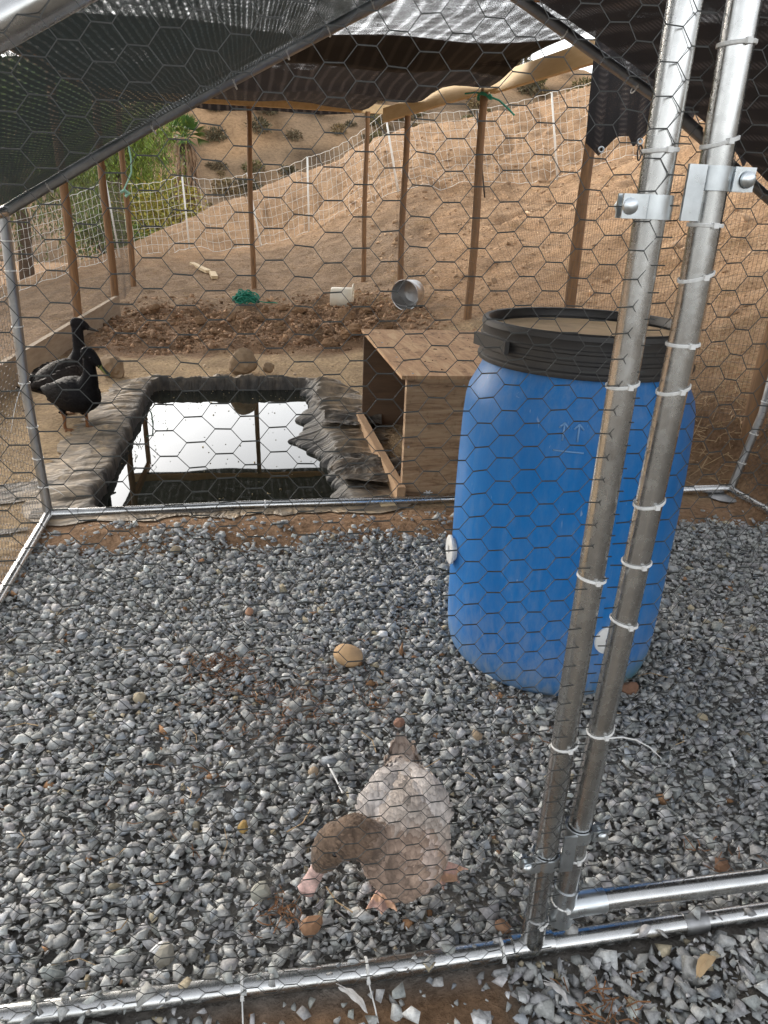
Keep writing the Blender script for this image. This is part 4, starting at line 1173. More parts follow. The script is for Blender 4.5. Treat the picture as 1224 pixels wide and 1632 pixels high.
def blades(name, spots, mat, label, cat, L=(.02, .05), r=.0012, flatness=.25, z0=.0, seed=1):
    rg = random.Random(seed); mb = MB()
    for (x, y, z) in spots:
        a = rg.uniform(0, 6.28); l = rg.uniform(*L); e = rg.gauss(0, flatness); d = Vector((math.cos(a), math.sin(a), e)).normalized() * l
        p = Vector((x, y, z + z0 + rg.uniform(0, .008))); b = Vector((-d.y, d.x, 0)) * rg.uniform(-.25, .25)
        mb.tube([p - d / 2, p + b, p + d / 2], r * rg.uniform(.6, 1.3), 3, cap=False)
    o = obj(name, mb, mat); o['kind'] = 'stuff'; o['label'] = label; o['category'] = cat
sp = []
for (cx, cy, n, sx, sy) in ((-.107, 1.80, 130, .06, .035), (-.06, 1.66, 50, .07, .06), (.03, 1.55, 70, .08, .08), (.12, 1.62, 30, .06, .08), (.02, .99, 34, .025, .02), (.20, 1.72, 25, .05, .04), (.30, 1.58, 25, .03, .05), (-.18, 1.30, 20, .1, .1), (.93, 1.0, 14, .05, .03), (.55, .73, 40, .05, .03), (.62, 1.5, 16, .1, .1), (.33, 1.9, 20, .15, .1)):
    for _ in range(n): sp.append((rnd.gauss(cx, sx), rnd.gauss(cy, sy), .004))
blades('dry_needles', sp, 'needle', 'rust-brown dry needles caught in the gravel', 'needles', (.015, .045), .0011, .3, seed=3)
sp = []
for _ in range(2600):
    x = rnd.uniform(-2.6, 2.2); y = rnd.uniform(7.0, 14)
    sp.append((x, y))
for _ in range(500): sp.append((rnd.uniform(1.5, 2.9), rnd.uniform(3.0, 4.2)))
for _ in range(900): sp.append((rnd.uniform(2.3, 6), rnd.uniform(3.0, 12)))
zz = terrain(np.array([p[0] for p in sp]), np.array([p[1] for p in sp]))
blades('dry_straw', [(x, y, z) for (x, y), z in zip(sp, zz)], 'straw', 'bits of straw and dry stalk littering the dirt', 'straw', (.04, .13), .0022, .18, seed=5)
sp = []
for (cx, cy) in ((1.45, 8.3), (1.75, 7.9), (1.3, 9.0), (2.45, 3.3), (2.6, 3.5), (3.6, 6.2), (4.0, 7.5), (3.3, 5.0), (4.4, 8.8), (2.2, 4.6), (3.0, 4.2), (5.0, 10.5), (3.4, 9.5), (6.2, 13.0), (4.6, 12.0), (2.6, 11.5), (1.9, 9.6), (5.6, 8.2), (3.9, 5.8), (2.75, 3.9), (3.1, 7.0)):
    for _ in range(45): sp.append((rnd.gauss(cx, .10), rnd.gauss(cy, .10)))
zz = terrain(np.array([p[0] for p in sp]), np.array([p[1] for p in sp]))
blades('dry_grass_tufts', [(x, y, z + .02) for (x, y), z in zip(sp, zz)], 'straw', 'dry grass tufts on the slope and by the fence foot', 'dry grass', (.08, .22), .002, .8, seed=6)

# ------------------------------------------------------------------ blue barrel
def build_barrel():
    cx, cy = .865, 1.832
    b = thing('plastic_barrel', 'blue plastic drum with a black ring lid and white feeding ports standing on the gravel', 'barrel', (cx, cy, -.022))
    z0 = -.022
    ZK = 1.018
    prof = [(.0, .004), (.235, .0), (.262, .004), (.278, .014), (.289, .030), (.296, .055), (.300, .09), (.303, .15), (.305, .25), (.305, .36), (.306, .48), (.305, .60), (.302, .70), (.298, .755), (.291, .785), (.277, .812), (.264, .838), (.258, .858), (.2565, .868), (.2565, .90), (.255, .925), (.250, .93)]
    body = obj('body', MB().lathe([(r, z * ZK + z0) for r, z in prof], 72, (cx, cy, 0), cap1=False), 'barrel_blue', b, smooth=True, angle=60)
    ring = [(.256, .858), (.274, .860), (.2765, .866), (.2755, .872), (.2705, .876), (.2700, .890), (.2725, .893), (.2725, .899), (.2695, .902), (.2695, .914), (.2720, .917), (.2720, .923), (.2690, .926), (.2690, .942), (.2715, .946), (.2700, .957), (.2640, .961), (.2560, .960), (.2510, .954), (.2490, .940)]
    rg = obj('lid_ring', MB().lathe([(r, z * ZK + z0) for r, z in ring], 80, (cx, cy, 0), cap0=False, cap1=False), 'black_plastic', b, smooth=True, angle=35)
    obj('lever', MB().box((cx - .273, cy - .05, .905), (.012, .16, .030), rz=.19), 'black_plastic', rg)
    lid = [(.0001, .932), (.08, .933), (.16, .931), (.215, .930), (.228, .936), (.238, .935), (.2505, .934)]
    obj('lid', MB().lathe([(r, z * ZK + z0) for r, z in lid], 64, (cx, cy, 0), cap0=False, cap1=False), 'dust', b, smooth=True, angle=50)
    def on(ang, z, out=.0):
        r = float(np.interp(z, [p[1] for p in prof[1:]], [p[0] for p in prof[1:]])) + out
        return Vector((cx + r * math.cos(ang), cy + r * math.sin(ang), z))
    # moulded arrows and a bar under them
    a0 = R(-101 - 15)
    mb = MB()
    def stroke(pts, r=.0024):
        mb.tube([on(a0 + x / .30, z, .0004) for x, z in pts], r, 5)
    for dx in (-.017, .017):
        stroke([(dx, .715), (dx, .735), (dx, .757)]); stroke([(dx - .011, .744), (dx, .757)]); stroke([(dx + .011, .744), (dx, .757)])
    stroke([(-.035, .690), (0, .690), (.035, .690)])
    obj('moulded_arrows', mb, 'arrow_blue', body, smooth=True)
    # feeding ports: white pipe stubs with a hooded rim
    def port(ang, z, s=1.0, proud=.028):
        c = on(ang, z, -.01); n_ = Vector((math.cos(ang), math.sin(ang), 0))
        q = n_.to_track_quat('Z', 'Y').to_matrix().to_4x4()
        M = Matrix.Translation(c) @ q @ Matrix.Rotation(R(0), 4, 'Z')
        mb = MB().lathe([(.032 * s, -.01), (.032 * s, proud), (.042 * s, proud + .002), (.042 * s, proud + .008), (.039 * s, proud + .010), (.013 * s, proud + .010), (.012 * s, proud + .002)], 28, M=M, cap0=False, cap1=False)
        o = obj('feeding_port', mb, 'white_plastic', b, smooth=True, angle=40)
        obj('port_hole', MB().lathe([(.0128 * s, proud + .002), (.0125 * s, proud + .004), (.0001, proud + .005)], 18, M=M, cap0=False, cap1=False), 'needle', o)
    port(R(-83), .185, 1.0, .006); port(R(-183), .31, 1.0, .016); port(R(60), .25)
mx, n_, l_, b_ = nodes_of('arrow_blue'); b_.inputs['Base Color'].default_value = (.16, .34, .62, 1); b_.inputs['Roughness'].default_value = .5
build_barrel()

# ------------------------------------------------------------------ plywood shelter
def build_box():
    x0, x1, y0, y1, zb, zt_ = .655, 1.60, 3.03, 4.27, -.045, .545
    t = thing('plywood_shelter', 'low plywood duck shelter with an open end, behind the blue barrel', 'shelter', ((x0 + x1) / 2, (y0 + y1) / 2, zb))
    th = .015
    o = obj('roof_panel', MB().box(((x0 + x1) / 2 - .004, (y0 + y1) / 2 - .004, zt_ + th / 2), (x1 - x0 + .03, y1 - y0 + .03, th), rz=-.012), 'plywood_top', t)
    obj('side_panel', MB().box(((x0 + x1) / 2, y0 + th / 2, (zb + zt_) / 2), (x1 - x0, th, zt_ - zb - .004)), 'plywood', t)
    obj('side_panel', MB().box(((x0 + x1) / 2, y1 - th / 2, (zb + zt_) / 2), (x1 - x0, th, zt_ - zb - .004)), 'shaded_ply', t)
    obj('back_panel', MB().box((x1 - th / 2, (y0 + y1) / 2, (zb + zt_) / 2), (th, y1 - y0 - .04, zt_ - zb - .004)), 'shaded_ply', t)
    obj('floor_panel', MB().box(((x0 + x1) / 2, (y0 + y1) / 2, zb + .02), (x1 - x0 - .04, y1 - y0 - .04, th)), 'shaded_ply', t)
    obj('sill_board', MB().box((x0 - .012, (y0 + y1) / 2 - .02, zb + .075), (.038, y1 - y0 + .05, .088)), 'pale_ply', t)
    obj('corner_batten', MB().box((x0 + .022, y0 + .035, (zb + zt_) / 2), (.038, .036, zt_ - zb - .02)), 'plywood', t)
    for m in ('roof_panel', 'side_panel'):
        pass
    for (px, pz) in ((x0 + .02, zt_ - .03), (x0 + .02, zt_ - .30), (x0 + .25, zt_ - .03), (x0 + .02, zb + .06)):
        obj('screw', MB().lathe([(.0055, 0), (.005, .002), (.001, .0015)], 10, M=Matrix.Translation((px, y0 + .0005, pz)) @ Matrix.Rotation(R(90), 4, 'X')), 'galv_dull', t)
    for (px, py) in ((x0 + .03, y0 + .03), (x0 + .03, y0 + .40), (x0 + .03, y0 + .80), (x0 + .35, y0 + .03)):
        obj('screw', MB().lathe([(.0055, 0), (.005, .002), (.001, .0015)], 10, (px, py, zt_ + th)), 'galv_dull', t)
    s = MB()
    for a in range(5):
        an = a * 2.1; s.tube([(x0 + .12 + .02 * math.cos(an), y0 - .004, .03 + .012 * math.sin(an)), (x0 + .12 - .02 * math.cos(an), y0 - .004, .03 - .012 * math.sin(an))], .0025, 4)
    obj('paint_splash', s, 'white_plastic', t)
    mb = MB().box((x0 - .085, y0 - .03, .0), (.07, .13, .02), rz=.2)
    o = obj('wood_scrap', mb, 'pale_wood'); tag(o, 'short pale wood scrap on the bank in front of the shelter', 'wood scrap')
simple('shaded_ply', (.15, .092, .055), (.10, .062, .038), 6, .9, stretch=(1, 1, 8), bmp=.3)  # inside boards: the shelter's interior shade is put into their colour
simple('pale_ply', (.46, .29, .16), (.34, .21, .115), 6, .85, stretch=(6, .8, 6), bmp=.3)
build_box()

# ------------------------------------------------------------------ small things beyond the pond
def bucket_white():
    x, y = 1.06, 8.55; z = gz(x, y)
    t = thing('plastic_bucket', 'white plastic bucket with a pierced rim lying on its side on the dirt', 'bucket', (x, y, z))
    M = Matrix.Translation((x - .13, y + .02, z + .125)) @ Matrix.Rotation(R(-12), 4, 'Z') @ Matrix.Rotation(R(93), 4, 'Y')
    obj('shell', MB().lathe([(.0001, .0), (.098, .0), (.104, .008), (.118, .21), (.121, .235), (.112, .236), (.108, .21), (.094, .012), (.0001, .012)], 36, M=M, cap0=False, cap1=False), 'cream_plastic', t, smooth=True, angle=40)
    rim = MB(); N = 22
    for k in range(N):
        a = 2 * math.pi * k / N
        rim.tube([M @ Vector((.118 * math.cos(a), .118 * math.sin(a), .236)), M @ Vector((.160 * math.cos(a), .160 * math.sin(a), .242))], .005, 5)
    rim.tube([M @ Vector((.160 * math.cos(a), .160 * math.sin(a), .242)) for a in np.linspace(0, 2 * math.pi, 33)[:-1]], .006, 6, close=True)
    obj('pierced_rim', rim, 'cream_plastic', t, smooth=True)
simple('cream_plastic', (.80, .74, .62), (.70, .62, .48), 8, .45, bmp=.05)
bucket_white()
def pail():
    x, y = 1.77, 7.62; z = gz(x, y)
    t = thing('metal_pail', 'galvanised metal pail lying on its side with its mouth facing the camera', 'pail', (x, y, z))
    M = Matrix.Translation((x - .07, y + .10, z + .155)) @ Matrix.Rotation(R(-38), 4, 'Z') @ Matrix.Rotation(R(96), 4, 'X')
    pr = [(.0001, .0), (.112, .0), (.116, .006), (.130, .10), (.133, .105), (.132, .112), (.146, .215), (.152, .222), (.150, .230), (.144, .228), (.142, .214), (.127, .108), (.110, .012), (.0001, .012)]
    obj('shell', MB().lathe(pr, 40, M=M, cap0=False, cap1=False), 'bucket_metal', t, smooth=True, angle=35)
    hd = [M @ Vector((.150 * math.cos(a), -.150 * math.sin(a) * .55 - .02, .225 + .02 * math.sin(a))) for a in np.linspace(0, math.pi, 15)]
    obj('handle', MB().tube(hd, .004, 6), 'galv_dull', t, smooth=True)
pail()
def rope_pile():
    x, y = -.02, 9.15; z = gz(x, y); mb = MB(); rg = random.Random(4)
    for k in range(26):
        pts = []; r = rg.uniform(.04, .09); ph = rg.uniform(0, 6); cx = x + rg.uniform(-.08, .08); cy = y + rg.uniform(-.06, .06); h = z + .02 + .10 * rg.random() * (1 - abs(cx - x) / .16)
        for a in range(13):
            an = ph + a / 12 * 6.28
            pts.append((cx + r * 1.3 * math.cos(an), cy + r * .8 * math.sin(an), h + .035 * math.sin(an * 2 + ph) + .012))
        mb.tube(pts, .008, 5)
    mb.tube([(x + .12, y, z + .03), (x + .25, y - .03, z + .02), (x + .33, y + .02, z + .015), (x + .38, y - .02, z + .012)], .007, 5)
    tag(obj('rope_pile', mb, 'green_rope'), 'tangled heap of green rope on the dirt behind the clods', 'rope')
rope_pile()
def stick(a, b, w_, h_, mat, label, name='wood_stick'):
    a = Vector(a); b = Vector(b); d = b - a
    mb = MB().box((a + b) / 2, (d.length, w_, h_), rz=math.atan2(d.y, d.x), ry=-math.asin(max(-1, min(1, d.z / d.length))))
    tag(obj(name, mb, mat), label, 'wood scrap', 'wood scraps')
stick((-.82, 12.5, gz(-.82, 12.5) + .03), (-.52, 11.35, gz(-.52, 11.35) + .03), .08, .04, 'pale_wood', 'long pale stick lying on the dirt beyond the posts')
stick((-.47, 11.25, gz(-.47, 11.25) + .03), (-.42, 10.80, gz(-.42, 10.80) + .03), .085, .04, 'pale_wood', 'short pale stick at the end of the longer one')
# feathers and loose ties on the gravel
def feather(p, L, rz, label, w_=.22, bend=.15, mat='feather'):
    mb = MB(); n = 12; M = Matrix.Translation(p) @ Matrix.Rotation(rz, 4, 'Z')
    vs = []; fs = []
    for k in range(n + 1):
        t = k / n; wd = L * w_ * math.sin(math.pi * min(1, t * .95 + .05)) ** .7 * .5; zc = .004 + bend * L * math.sin(math.pi * t) * .5
        yb = L * .08 * math.sin(t * 3)
        for s in (-1, -.5, 0, .5, 1): vs.append(M @ Vector((t * L, yb + s * wd, zc + .10 * wd * (1 - s * s) + (.002 * math.sin(k * 5) if abs(s) == 1 else 0))))
    for k in range(n):
        for s in range(4): fs.append((k * 5 + s, k * 5 + s + 1, k * 5 + s + 6, k * 5 + s + 5))
    mb.add(vs, fs); mb.tube([M @ Vector((t * L - L * .1, L * .08 * math.sin(t * 3), .006 + bend * L * math.sin(math.pi * t) * .5)) for t in np.linspace(0, 1, 8)], L * .012, 4)
    tag(obj('feather', mb, mat, smooth=True), label, 'feather', 'feathers on the ground')
feather((.575, 2.21, .012), .055, .1, 'fluffy white feather on the gravel left of the barrel', .6, .5)
feather((.455, .785, .006), .05, -1.0, 'grey-white feather on the gravel outside the front pipe', .22, .3)
feather((.115, .835, -.004), .065, -.9, 'pale grey feather on the bare dirt outside the front pipe', .2, .1)
feather((.72, .755, .008), .06, .5, 'curled brown and white feather at the bottom right', .35, .3, 'straw')
o = obj('loose_cable_tie', MB().tube([(.150, 1.345, .020), (.160, 1.30, .024), (.172, 1.25, .022)], .0022, 5), 'white_plastic'); tag(o, 'white cable tie offcut on the gravel behind the head of the duck', 'cable tie', 'cable tie offcuts')
o = obj('loose_cable_tie', MB().tube([(1.095, 1.215, .018), (1.104, 1.24, .024), (1.112, 1.262, .020)], .0030, 5), 'white_plastic'); tag(o, 'short white plastic offcut on the gravel at the right', 'cable tie', 'cable tie offcuts')
o = obj('loose_cable_tie', MB().tube([(.262, .952, .02), (.267, .975, .026), (.272, 1.0, .022)], .0024, 5), 'white_plastic'); tag(o, 'white plastic offcut by the front foot of the fawn duck', 'cable tie', 'cable tie offcuts')

# ------------------------------------------------------------------ ducks
def loft(mb, rings, n=18):
    # rings: (centre, tangent-free) -> (c, side vector*ry, up vector*rz)
    vs = []; fs = []
    for c, s, u in rings:
        for k in range(n):
            a = 2 * math.pi * k / n; vs.append(Vector(c) + Vector(s) * math.cos(a) + Vector(u) * math.sin(a))
    for i in range(len(rings) - 1):
        for k in range(n):
            q = (k + 1) % n; fs.append((i * n + k, i * n + q, (i + 1) * n + q, (i + 1) * n + k))
    fs.append(tuple(range(n - 1, -1, -1))); fs.append(tuple((len(rings) - 1) * n + k for k in range(n)))
    mb.add(vs, fs)
def spine(pts, n):
    # Catmull-Rom through (x,y,z,ry,rz)
    P = np.array(pts, float); out = []
    m = len(P) - 1
    for i in range(n + 1):
        t = i / n * m; k = min(int(t), m - 1); f = t - k
        p0, p1, p2, p3 = P[max(k - 1, 0)], P[k], P[k + 1], P[min(k + 2, m)]
        out.append(.5 * ((2 * p1) + (-p0 + p2) * f + (2 * p0 - 5 * p1 + 4 * p2 - p3) * f * f + (-p0 + 3 * p1 - 3 * p2 + p3) * f ** 3))
    return np.array(out)
def sweep(mb, pts, n=26, k=18, up=(0, 0, 1)):
    S = spine(pts, n); rings = []
    for i, q in enumerate(S):
        t = Vector(S[min(i + 1, n)][:3] - S[max(i - 1, 0)][:3]).normalized()
        s = t.cross(Vector(up))
        if s.length < .05: s = Vector((0, 1, 0))
        s.normalize(); u = s.cross(t).normalized()
        rings.append((Vector(q[:3]), s * max(q[3], .0004), u * max(q[4], .0004)))
    loft(mb, rings, k)
def make_duck(name, label, parts, paint, mat, voxel, loc, rz, group, eyes, smooth_it=2, scale=1.0, plumage=None, neck_root=(.07, 0, .2)):
    # parts: list of (key, MB); joined and remeshed into one continuous skin, then painted by nearest part
    allm = MB(); kd_pts = []
    for key, mb in parts:
        allm.add(mb.v, mb.f)
        for v in mb.v: kd_pts.append((Vector(v), key))
    me = bpy.data.meshes.new('tmp'); me.from_pydata(allm.v, [], allm.f)
    bm = bmesh.new(); bm.from_mesh(me); bmesh.ops.triangulate(bm, faces=[f for f in bm.faces if len(f.verts) > 4]); bmesh.ops.recalc_face_normals(bm, faces=bm.faces); bm.to_mesh(me); bm.free()
    o = bpy.data.objects.new('tmp', me); col.objects.link(o)
    rm = o.modifiers.new('r', 'REMESH'); rm.mode = 'VOXEL'; rm.voxel_size = voxel
    sm = o.modifiers.new('s', 'SMOOTH'); sm.factor = .5; sm.iterations = smooth_it
    dg = bpy.context.evaluated_depsgraph_get()
    m2 = bpy.data.meshes.new_from_object(o.evaluated_get(dg)); m2.name = 'body'
    bpy.data.objects.remove(o); bpy.data.meshes.remove(me)
    kd = KDTree(len(kd_pts))
    for i, (p, k) in enumerate(kd_pts): kd.insert(p, i)
    kd.balance()
    ca = m2.color_attributes.new('Col', 'FLOAT_COLOR', 'POINT'); cc = np.ones((len(m2.vertices), 4), np.float32)
    for i, v in enumerate(m2.vertices):
        _, j, _ = kd.find(v.co)
        cc[i, :3] = paint(kd_pts[j][1], v.co, v.normal)
    ca.data.foreach_set('color', cc.ravel())
    m2.polygons.foreach_set('use_smooth', [True] * len(m2.polygons)); m2.materials.clear(); m2.materials.append(MATS[mat])
    t = thing(name, label, 'duck', loc, group); t.rotation_euler = (0, 0, rz); t.scale = (scale,) * 3
    b = bpy.data.objects.new('body', m2); col.objects.link(b); b.parent = t
    if plumage:
        nf, pm, rim = plumage
        rg = random.Random(9); m2.calc_loop_triangles()
        tris = m2.loop_triangles; areas = np.array([q.area for q in tris]); cum = np.cumsum(areas) / areas.sum()
        fm = MB(); fc = []
        pick = np.searchsorted(cum, np.sort(np.array([rg.random() for _ in range(nf)])))
        for i in pick:
            q = tris[min(int(i), len(tris) - 1)]
            a_, b_, c_ = [m2.vertices[j].co for j in q.vertices]
            u, v = rg.random(), rg.random()
            if u + v > 1: u, v = 1 - u, 1 - v
            p = a_ + (b_ - a_) * u + (c_ - a_) * v
            nrm = (m2.vertices[q.vertices[0]].normal + m2.vertices[q.vertices[1]].normal + m2.vertices[q.vertices[2]].normal).normalized()
            _, j, _ = kd.find(p); key = kd_pts[j][1]
            if key in ('bill', 'leg'): continue
            if key in ('neck', 'head'): flow = Vector(neck_root) - p; L = .011 if key == 'head' else .014; wq = .30
            elif key == 'wing': flow = Vector((-1, -.3 * (1 if p.y > 0 else -1), -.25)); L = .026 if p.x > -.03 else .036; wq = .24
            elif key == 'tail': flow = Vector((-1, p.y * 2, 0)); L = .036; wq = .2
            else: flow = Vector((-1, 0, -.35 if p.z < .13 else -.1)); L = .021; wq = .36
            d = flow - nrm * flow.dot(nrm)
            if d.length < 1e-4: continue
            d.normalize(); sd_ = nrm.cross(d).normalized(); L *= rg.uniform(.8, 1.25); wd = L * wq * rg.uniform(.85, 1.15)
            d = (d + nrm * rg.uniform(.06, .16) + sd_ * rg.gauss(0, .08)).normalized()
            o0 = p - nrm * .0012; k = len(fm.v)
            pts = [o0, o0 + d * L * .45 + sd_ * wd - nrm * .0012, o0 + d * L * .5 + nrm * .0014, o0 + d * L * .45 - sd_ * wd - nrm * .0012, o0 + d * L * .86 + sd_ * wd * .62 - nrm * .001, o0 + d * L - nrm * .0006, o0 + d * L * .86 - sd_ * wd * .62 - nrm * .001]
            fm.v += [tuple(x_) for x_ in pts]
            fm.f += [(k, k + 1, k + 2), (k, k + 2, k + 3), (k + 1, k + 4, k + 5, k + 2), (k + 2, k + 5, k + 6, k + 3)]
            cb = Vector(paint(key, p, nrm)) * rg.uniform(.86, 1.16)
            for w_ in (.85, 1.0, 1.12, 1.0, rim, rim * .95, rim): fc.append(tuple(cb * w_))
        fo = obj('plumage', fm, pm, None, smooth=True, cols=fc); fo.parent = t; fo['kind'] = 'stuff'
    for e in eyes:
        bm = bmesh.new(); bmesh.ops.create_uvsphere(bm, u_segments=12, v_segments=8, radius=e[3]); me = bpy.data.meshes.new('eye'); bm.to_mesh(me); bm.free()
        me.polygons.foreach_set('use_smooth', [True] * len(me.polygons)); me.materials.append(MATS['eye'])
        q = bpy.data.objects.new('eye', me); col.objects.link(q); q.parent = t; q.location = e[:3]
    return t
def webfoot(mb, p, rz, L=.062, th=.004):
    # three toes with a web, claws at the tips, one short hind toe
    M = Matrix.Translation(p) @ Matrix.Rotation(rz, 4, 'Z')
    tips = [Vector((L * .92, L * .52, 0)), Vector((L * 1.05, 0, 0)), Vector((L * .92, -L * .52, 0))]
    poly = [Vector((-.004, .004, 0)), tips[0], Vector((L * .82, L * .25, 0)), tips[1], Vector((L * .82, -L * .25, 0)), tips[2], Vector((-.004, -.004, 0))]
    n = len(poly)
    vs = [M @ (q + Vector((0, 0, .0005))) for q in poly] + [M @ (q + Vector((0, 0, th))) for q in poly]
    mb.add(vs, [tuple(range(n - 1, -1, -1)), tuple(range(n, 2 * n))] + [(i, (i + 1) % n, n + (i + 1) % n, n + i) for i in range(n)])
    for t in tips: mb.tube([M @ Vector((0, 0, .006)), M @ (t * .5 + Vector((0, 0, .0065))), M @ (t * 1.06 + Vector((0, 0, .003)))], [.0052, .0046, .0026], 8)
    mb.tube([M @ Vector((0, 0, .006)), M @ Vector((-L * .3, 0, .004))], [.004, .002], 6)
def standing(head_yaw=0.0, neck_h=.40, head_tilt=0.0, body_pitch=.10):
    parts = []
    b = MB(); sweep(b, [(-.185, 0, .160, .010, .008), (-.15, 0, .168, .045, .032), (-.10, 0, .178, .076, .066), (-.02, 0, .186, .092, .090), (.06, 0, .194, .090, .094), (.12, 0, .210, .070, .080), (.155, 0, .232, .040, .050), (.175, 0, .245, .012, .016)], 30, 22); parts.append(('body', b))
    tl = MB(); sweep(tl, [(-.12, 0, .178, .04, .02), (-.18, 0, .172, .036, .009), (-.225, 0, .172, .028, .005), (-.25, 0, .176, .012, .003)], 14, 14); parts.append(('tail', tl))
    for s in (-1, 1):
        wg = MB(); sweep(wg, [(.085, s * .066, .215, .012, .030), (.03, s * .084, .213, .016, .052), (-.06, s * .078, .203, .015, .046), (-.14, s * .050, .196, .012, .026), (-.20, s * .026, .192, .007, .010)], 20, 14); parts.append(('wing', wg))
        lg = MB(); lx = -.005 + .03 * s; lg.tube([(lx - .01, s * .042, .15), (lx - .005, s * .044, .115), (lx + .006, s * .045, .06), (lx, s * .046, .008)], [.026, .017, .0085, .0085], 10); webfoot(lg, (lx, s * .046, 0), s * .12); parts.append(('leg', lg))
    hx, hz_ = .165, neck_h
    nk = MB(); sweep(nk, [(.09, 0, .21, .062, .070), (.130, 0, .258, .048, .056), (.150, 0, .305, .036, .039), (.154, 0, .345, .030, .032), (hx - .008, 0, neck_h - .015, .029, .031)], 20, 18, up=(-1, 0, .1)); parts.append(('neck', nk))
    ca, sa = math.cos(head_yaw), math.sin(head_yaw); ct = math.tan(head_tilt)
    def hp(f, u, ry, rzz): return (hx + ca * f, sa * f, neck_h + u - f * ct, ry, rzz)
    hd = MB(); sweep(hd, [hp(-.038, .004, .008, .008), hp(-.028, .004, .024, .026), hp(.0, .004, .030, .033), hp(.025, .0, .025, .027), hp(.045, -.006, .016, .017), hp(.055, -.008, .010, .011)], 18, 18); parts.append(('head', hd))
    bl = MB(); sweep(bl, [hp(.036, -.006, .012, .014), hp(.055, -.011, .0125, .0105), hp(.075, -.015, .0140, .0068), hp(.095, -.017, .0150, .0050), hp(.104, -.0175, .009, .0035)], 16, 16); parts.append(('bill', bl))
    eyes = []
    for s in (-1, 1): eyes.append((hx + ca * .018 - sa * s * .026, sa * .018 + ca * s * .026, neck_h + .010 - .018 * ct, .0052))
    return parts, eyes
def paint_black(key, p, nrm):
    if key == 'bill': return (.16, .18, .05) if p.z < 9 and abs(nrm.z) < .55 else (.03, .035, .03)
    if key == 'leg': return (.22, .10, .045) if p.z < .10 else (.012, .011, .011)
    if key == 'wing': return (.017, .015, .014)  # wing sheen painted in as a lighter colour
    return (.007, .0065, .007)
def paint_black2(key, p, nrm):
    if key == 'bill': return (.05, .045, .04)
    if key == 'leg': return (.20, .10, .045) if p.z < .10 else (.012, .011, .011)
    if key == 'wing': return (.034, .028, .025)  # lighter than the body: sheen painted into the wing colour
    if key in ('body', 'tail'): return (.022, .019, .017)
    return (.013, .011, .011)
pa, ey = standing(head_yaw=.30, neck_h=.405, head_tilt=.62)
make_duck('duck', 'glossy black duck in front of the pair, standing at the pond edge', pa, paint_black, 'duck_black', .0042, (-.96, 4.25, gz(-.96, 4.25)), -.70, 'black ducks by the pond', ey, scale=1.06, plumage=(2600, 'plumage_black', 1.15))
pa, ey = standing(head_yaw=-.85, neck_h=.455, head_tilt=.18)
make_duck('duck', 'taller brownish black duck standing behind the other, bill pointing right', pa, paint_black2, 'duck_black', .0042, (-1.10, 4.60, gz(-1.10, 4.60)), .95, 'black ducks by the pond', ey, scale=1.10, plumage=(2600, 'plumage_black', 1.35))
simple('fawn_feather', (.42, .335, .28), (.33, .26, .21), 60, .8, bmp=.1)
simple('fawn_feather_pale', (.50, .42, .36), (.40, .33, .27), 60, .8, bmp=.1)
simple('white_feather', (.84, .82, .79), (.76, .73, .70), 40, .7, bmp=.1)
def fawn():
    # local frame: +X is forward (towards the camera), +Y is the duck's left
    parts = []
    b = MB(); sweep(b, [(-.170, 0, .104, .024, .012), (-.13, 0, .110, .036, .024), (-.08, 0, .118, .049, .040), (-.01, 0, .127, .069, .060), (.050, 0, .126, .086, .075), (.098, 0, .112, .078, .072), (.135, 0, .096, .054, .054), (.156, 0, .086, .018, .020)], 34, 24); parts.append(('body', b))
    tl = MB(); sweep(tl, [(-.07, 0, .120, .050, .030), (-.12, 0, .113, .042, .018), (-.165, 0, .110, .032, .008), (-.200, 0, .110, .023, .0035)], 14, 16); parts.append(('tail', tl))
    for s in (-1, 1):
        wg = MB(); sweep(wg, [(.066, s * .052, .158, .022, .020), (.034, s * .052, .170, .033, .025), (-.020, s * .041, .168, .029, .021), (-.070, s * .027, .150, .022, .014), (-.115, s * .017, .133, .015, .009), (-.155, s * .009, .121, .006, .004)], 22, 14); parts.append(('wing', wg))
    lg = MB(); lg.tube([(.035, -.035, .09), (.055, -.038, .055), (.072, -.038, .030), (.076, -.038, .018)], [.026, .018, .009, .0085], 10); webfoot(lg, (.074, -.036, .010), .02, .054, .005); parts.append(('leg', lg))
    lg = MB(); lg.tube([(-.01, .045, .09), (-.006, .058, .055), (.004, .064, .030), (.008, .066, .018)], [.028, .018, .009, .0085], 10); webfoot(lg, (.006, .062, .010), .80, .066, .005); parts.append(('leg', lg))
    # the neck leaves the breast and curls to the duck's right, head down
    nk = MB(); sweep(nk, [(.088, -.030, .118, .046, .040), (.102, -.048, .146, .042, .038), (.110, -.068, .166, .038, .035), (.112, -.092, .178, .038, .034), (.112, -.116, .162, .034, .032)], 24, 20); parts.append(('neck', nk))
    hd = MB(); sweep(hd, [(.107, -.094, .184, .014, .014), (.109, -.106, .178, .029, .028), (.111, -.124, .158, .0335, .031), (.113, -.138, .134, .029, .026), (.114, -.147, .114, .021, .019), (.114, -.151, .104, .013, .012)], 22, 20, up=(.9, -.2, .4)); parts.append(('head', hd))
    bl = MB(); sweep(bl, [(.114, -.144, .120, .015, .015), (.114, -.152, .100, .0145, .0125), (.115, -.161, .078, .0150, .0085), (.116, -.170, .058, .0170, .0064), (.117, -.176, .044, .0168, .0056), (.117, -.179, .037, .009, .004)], 20, 18, up=(.95, -.2, .3)); parts.append(('bill', bl))
    return parts
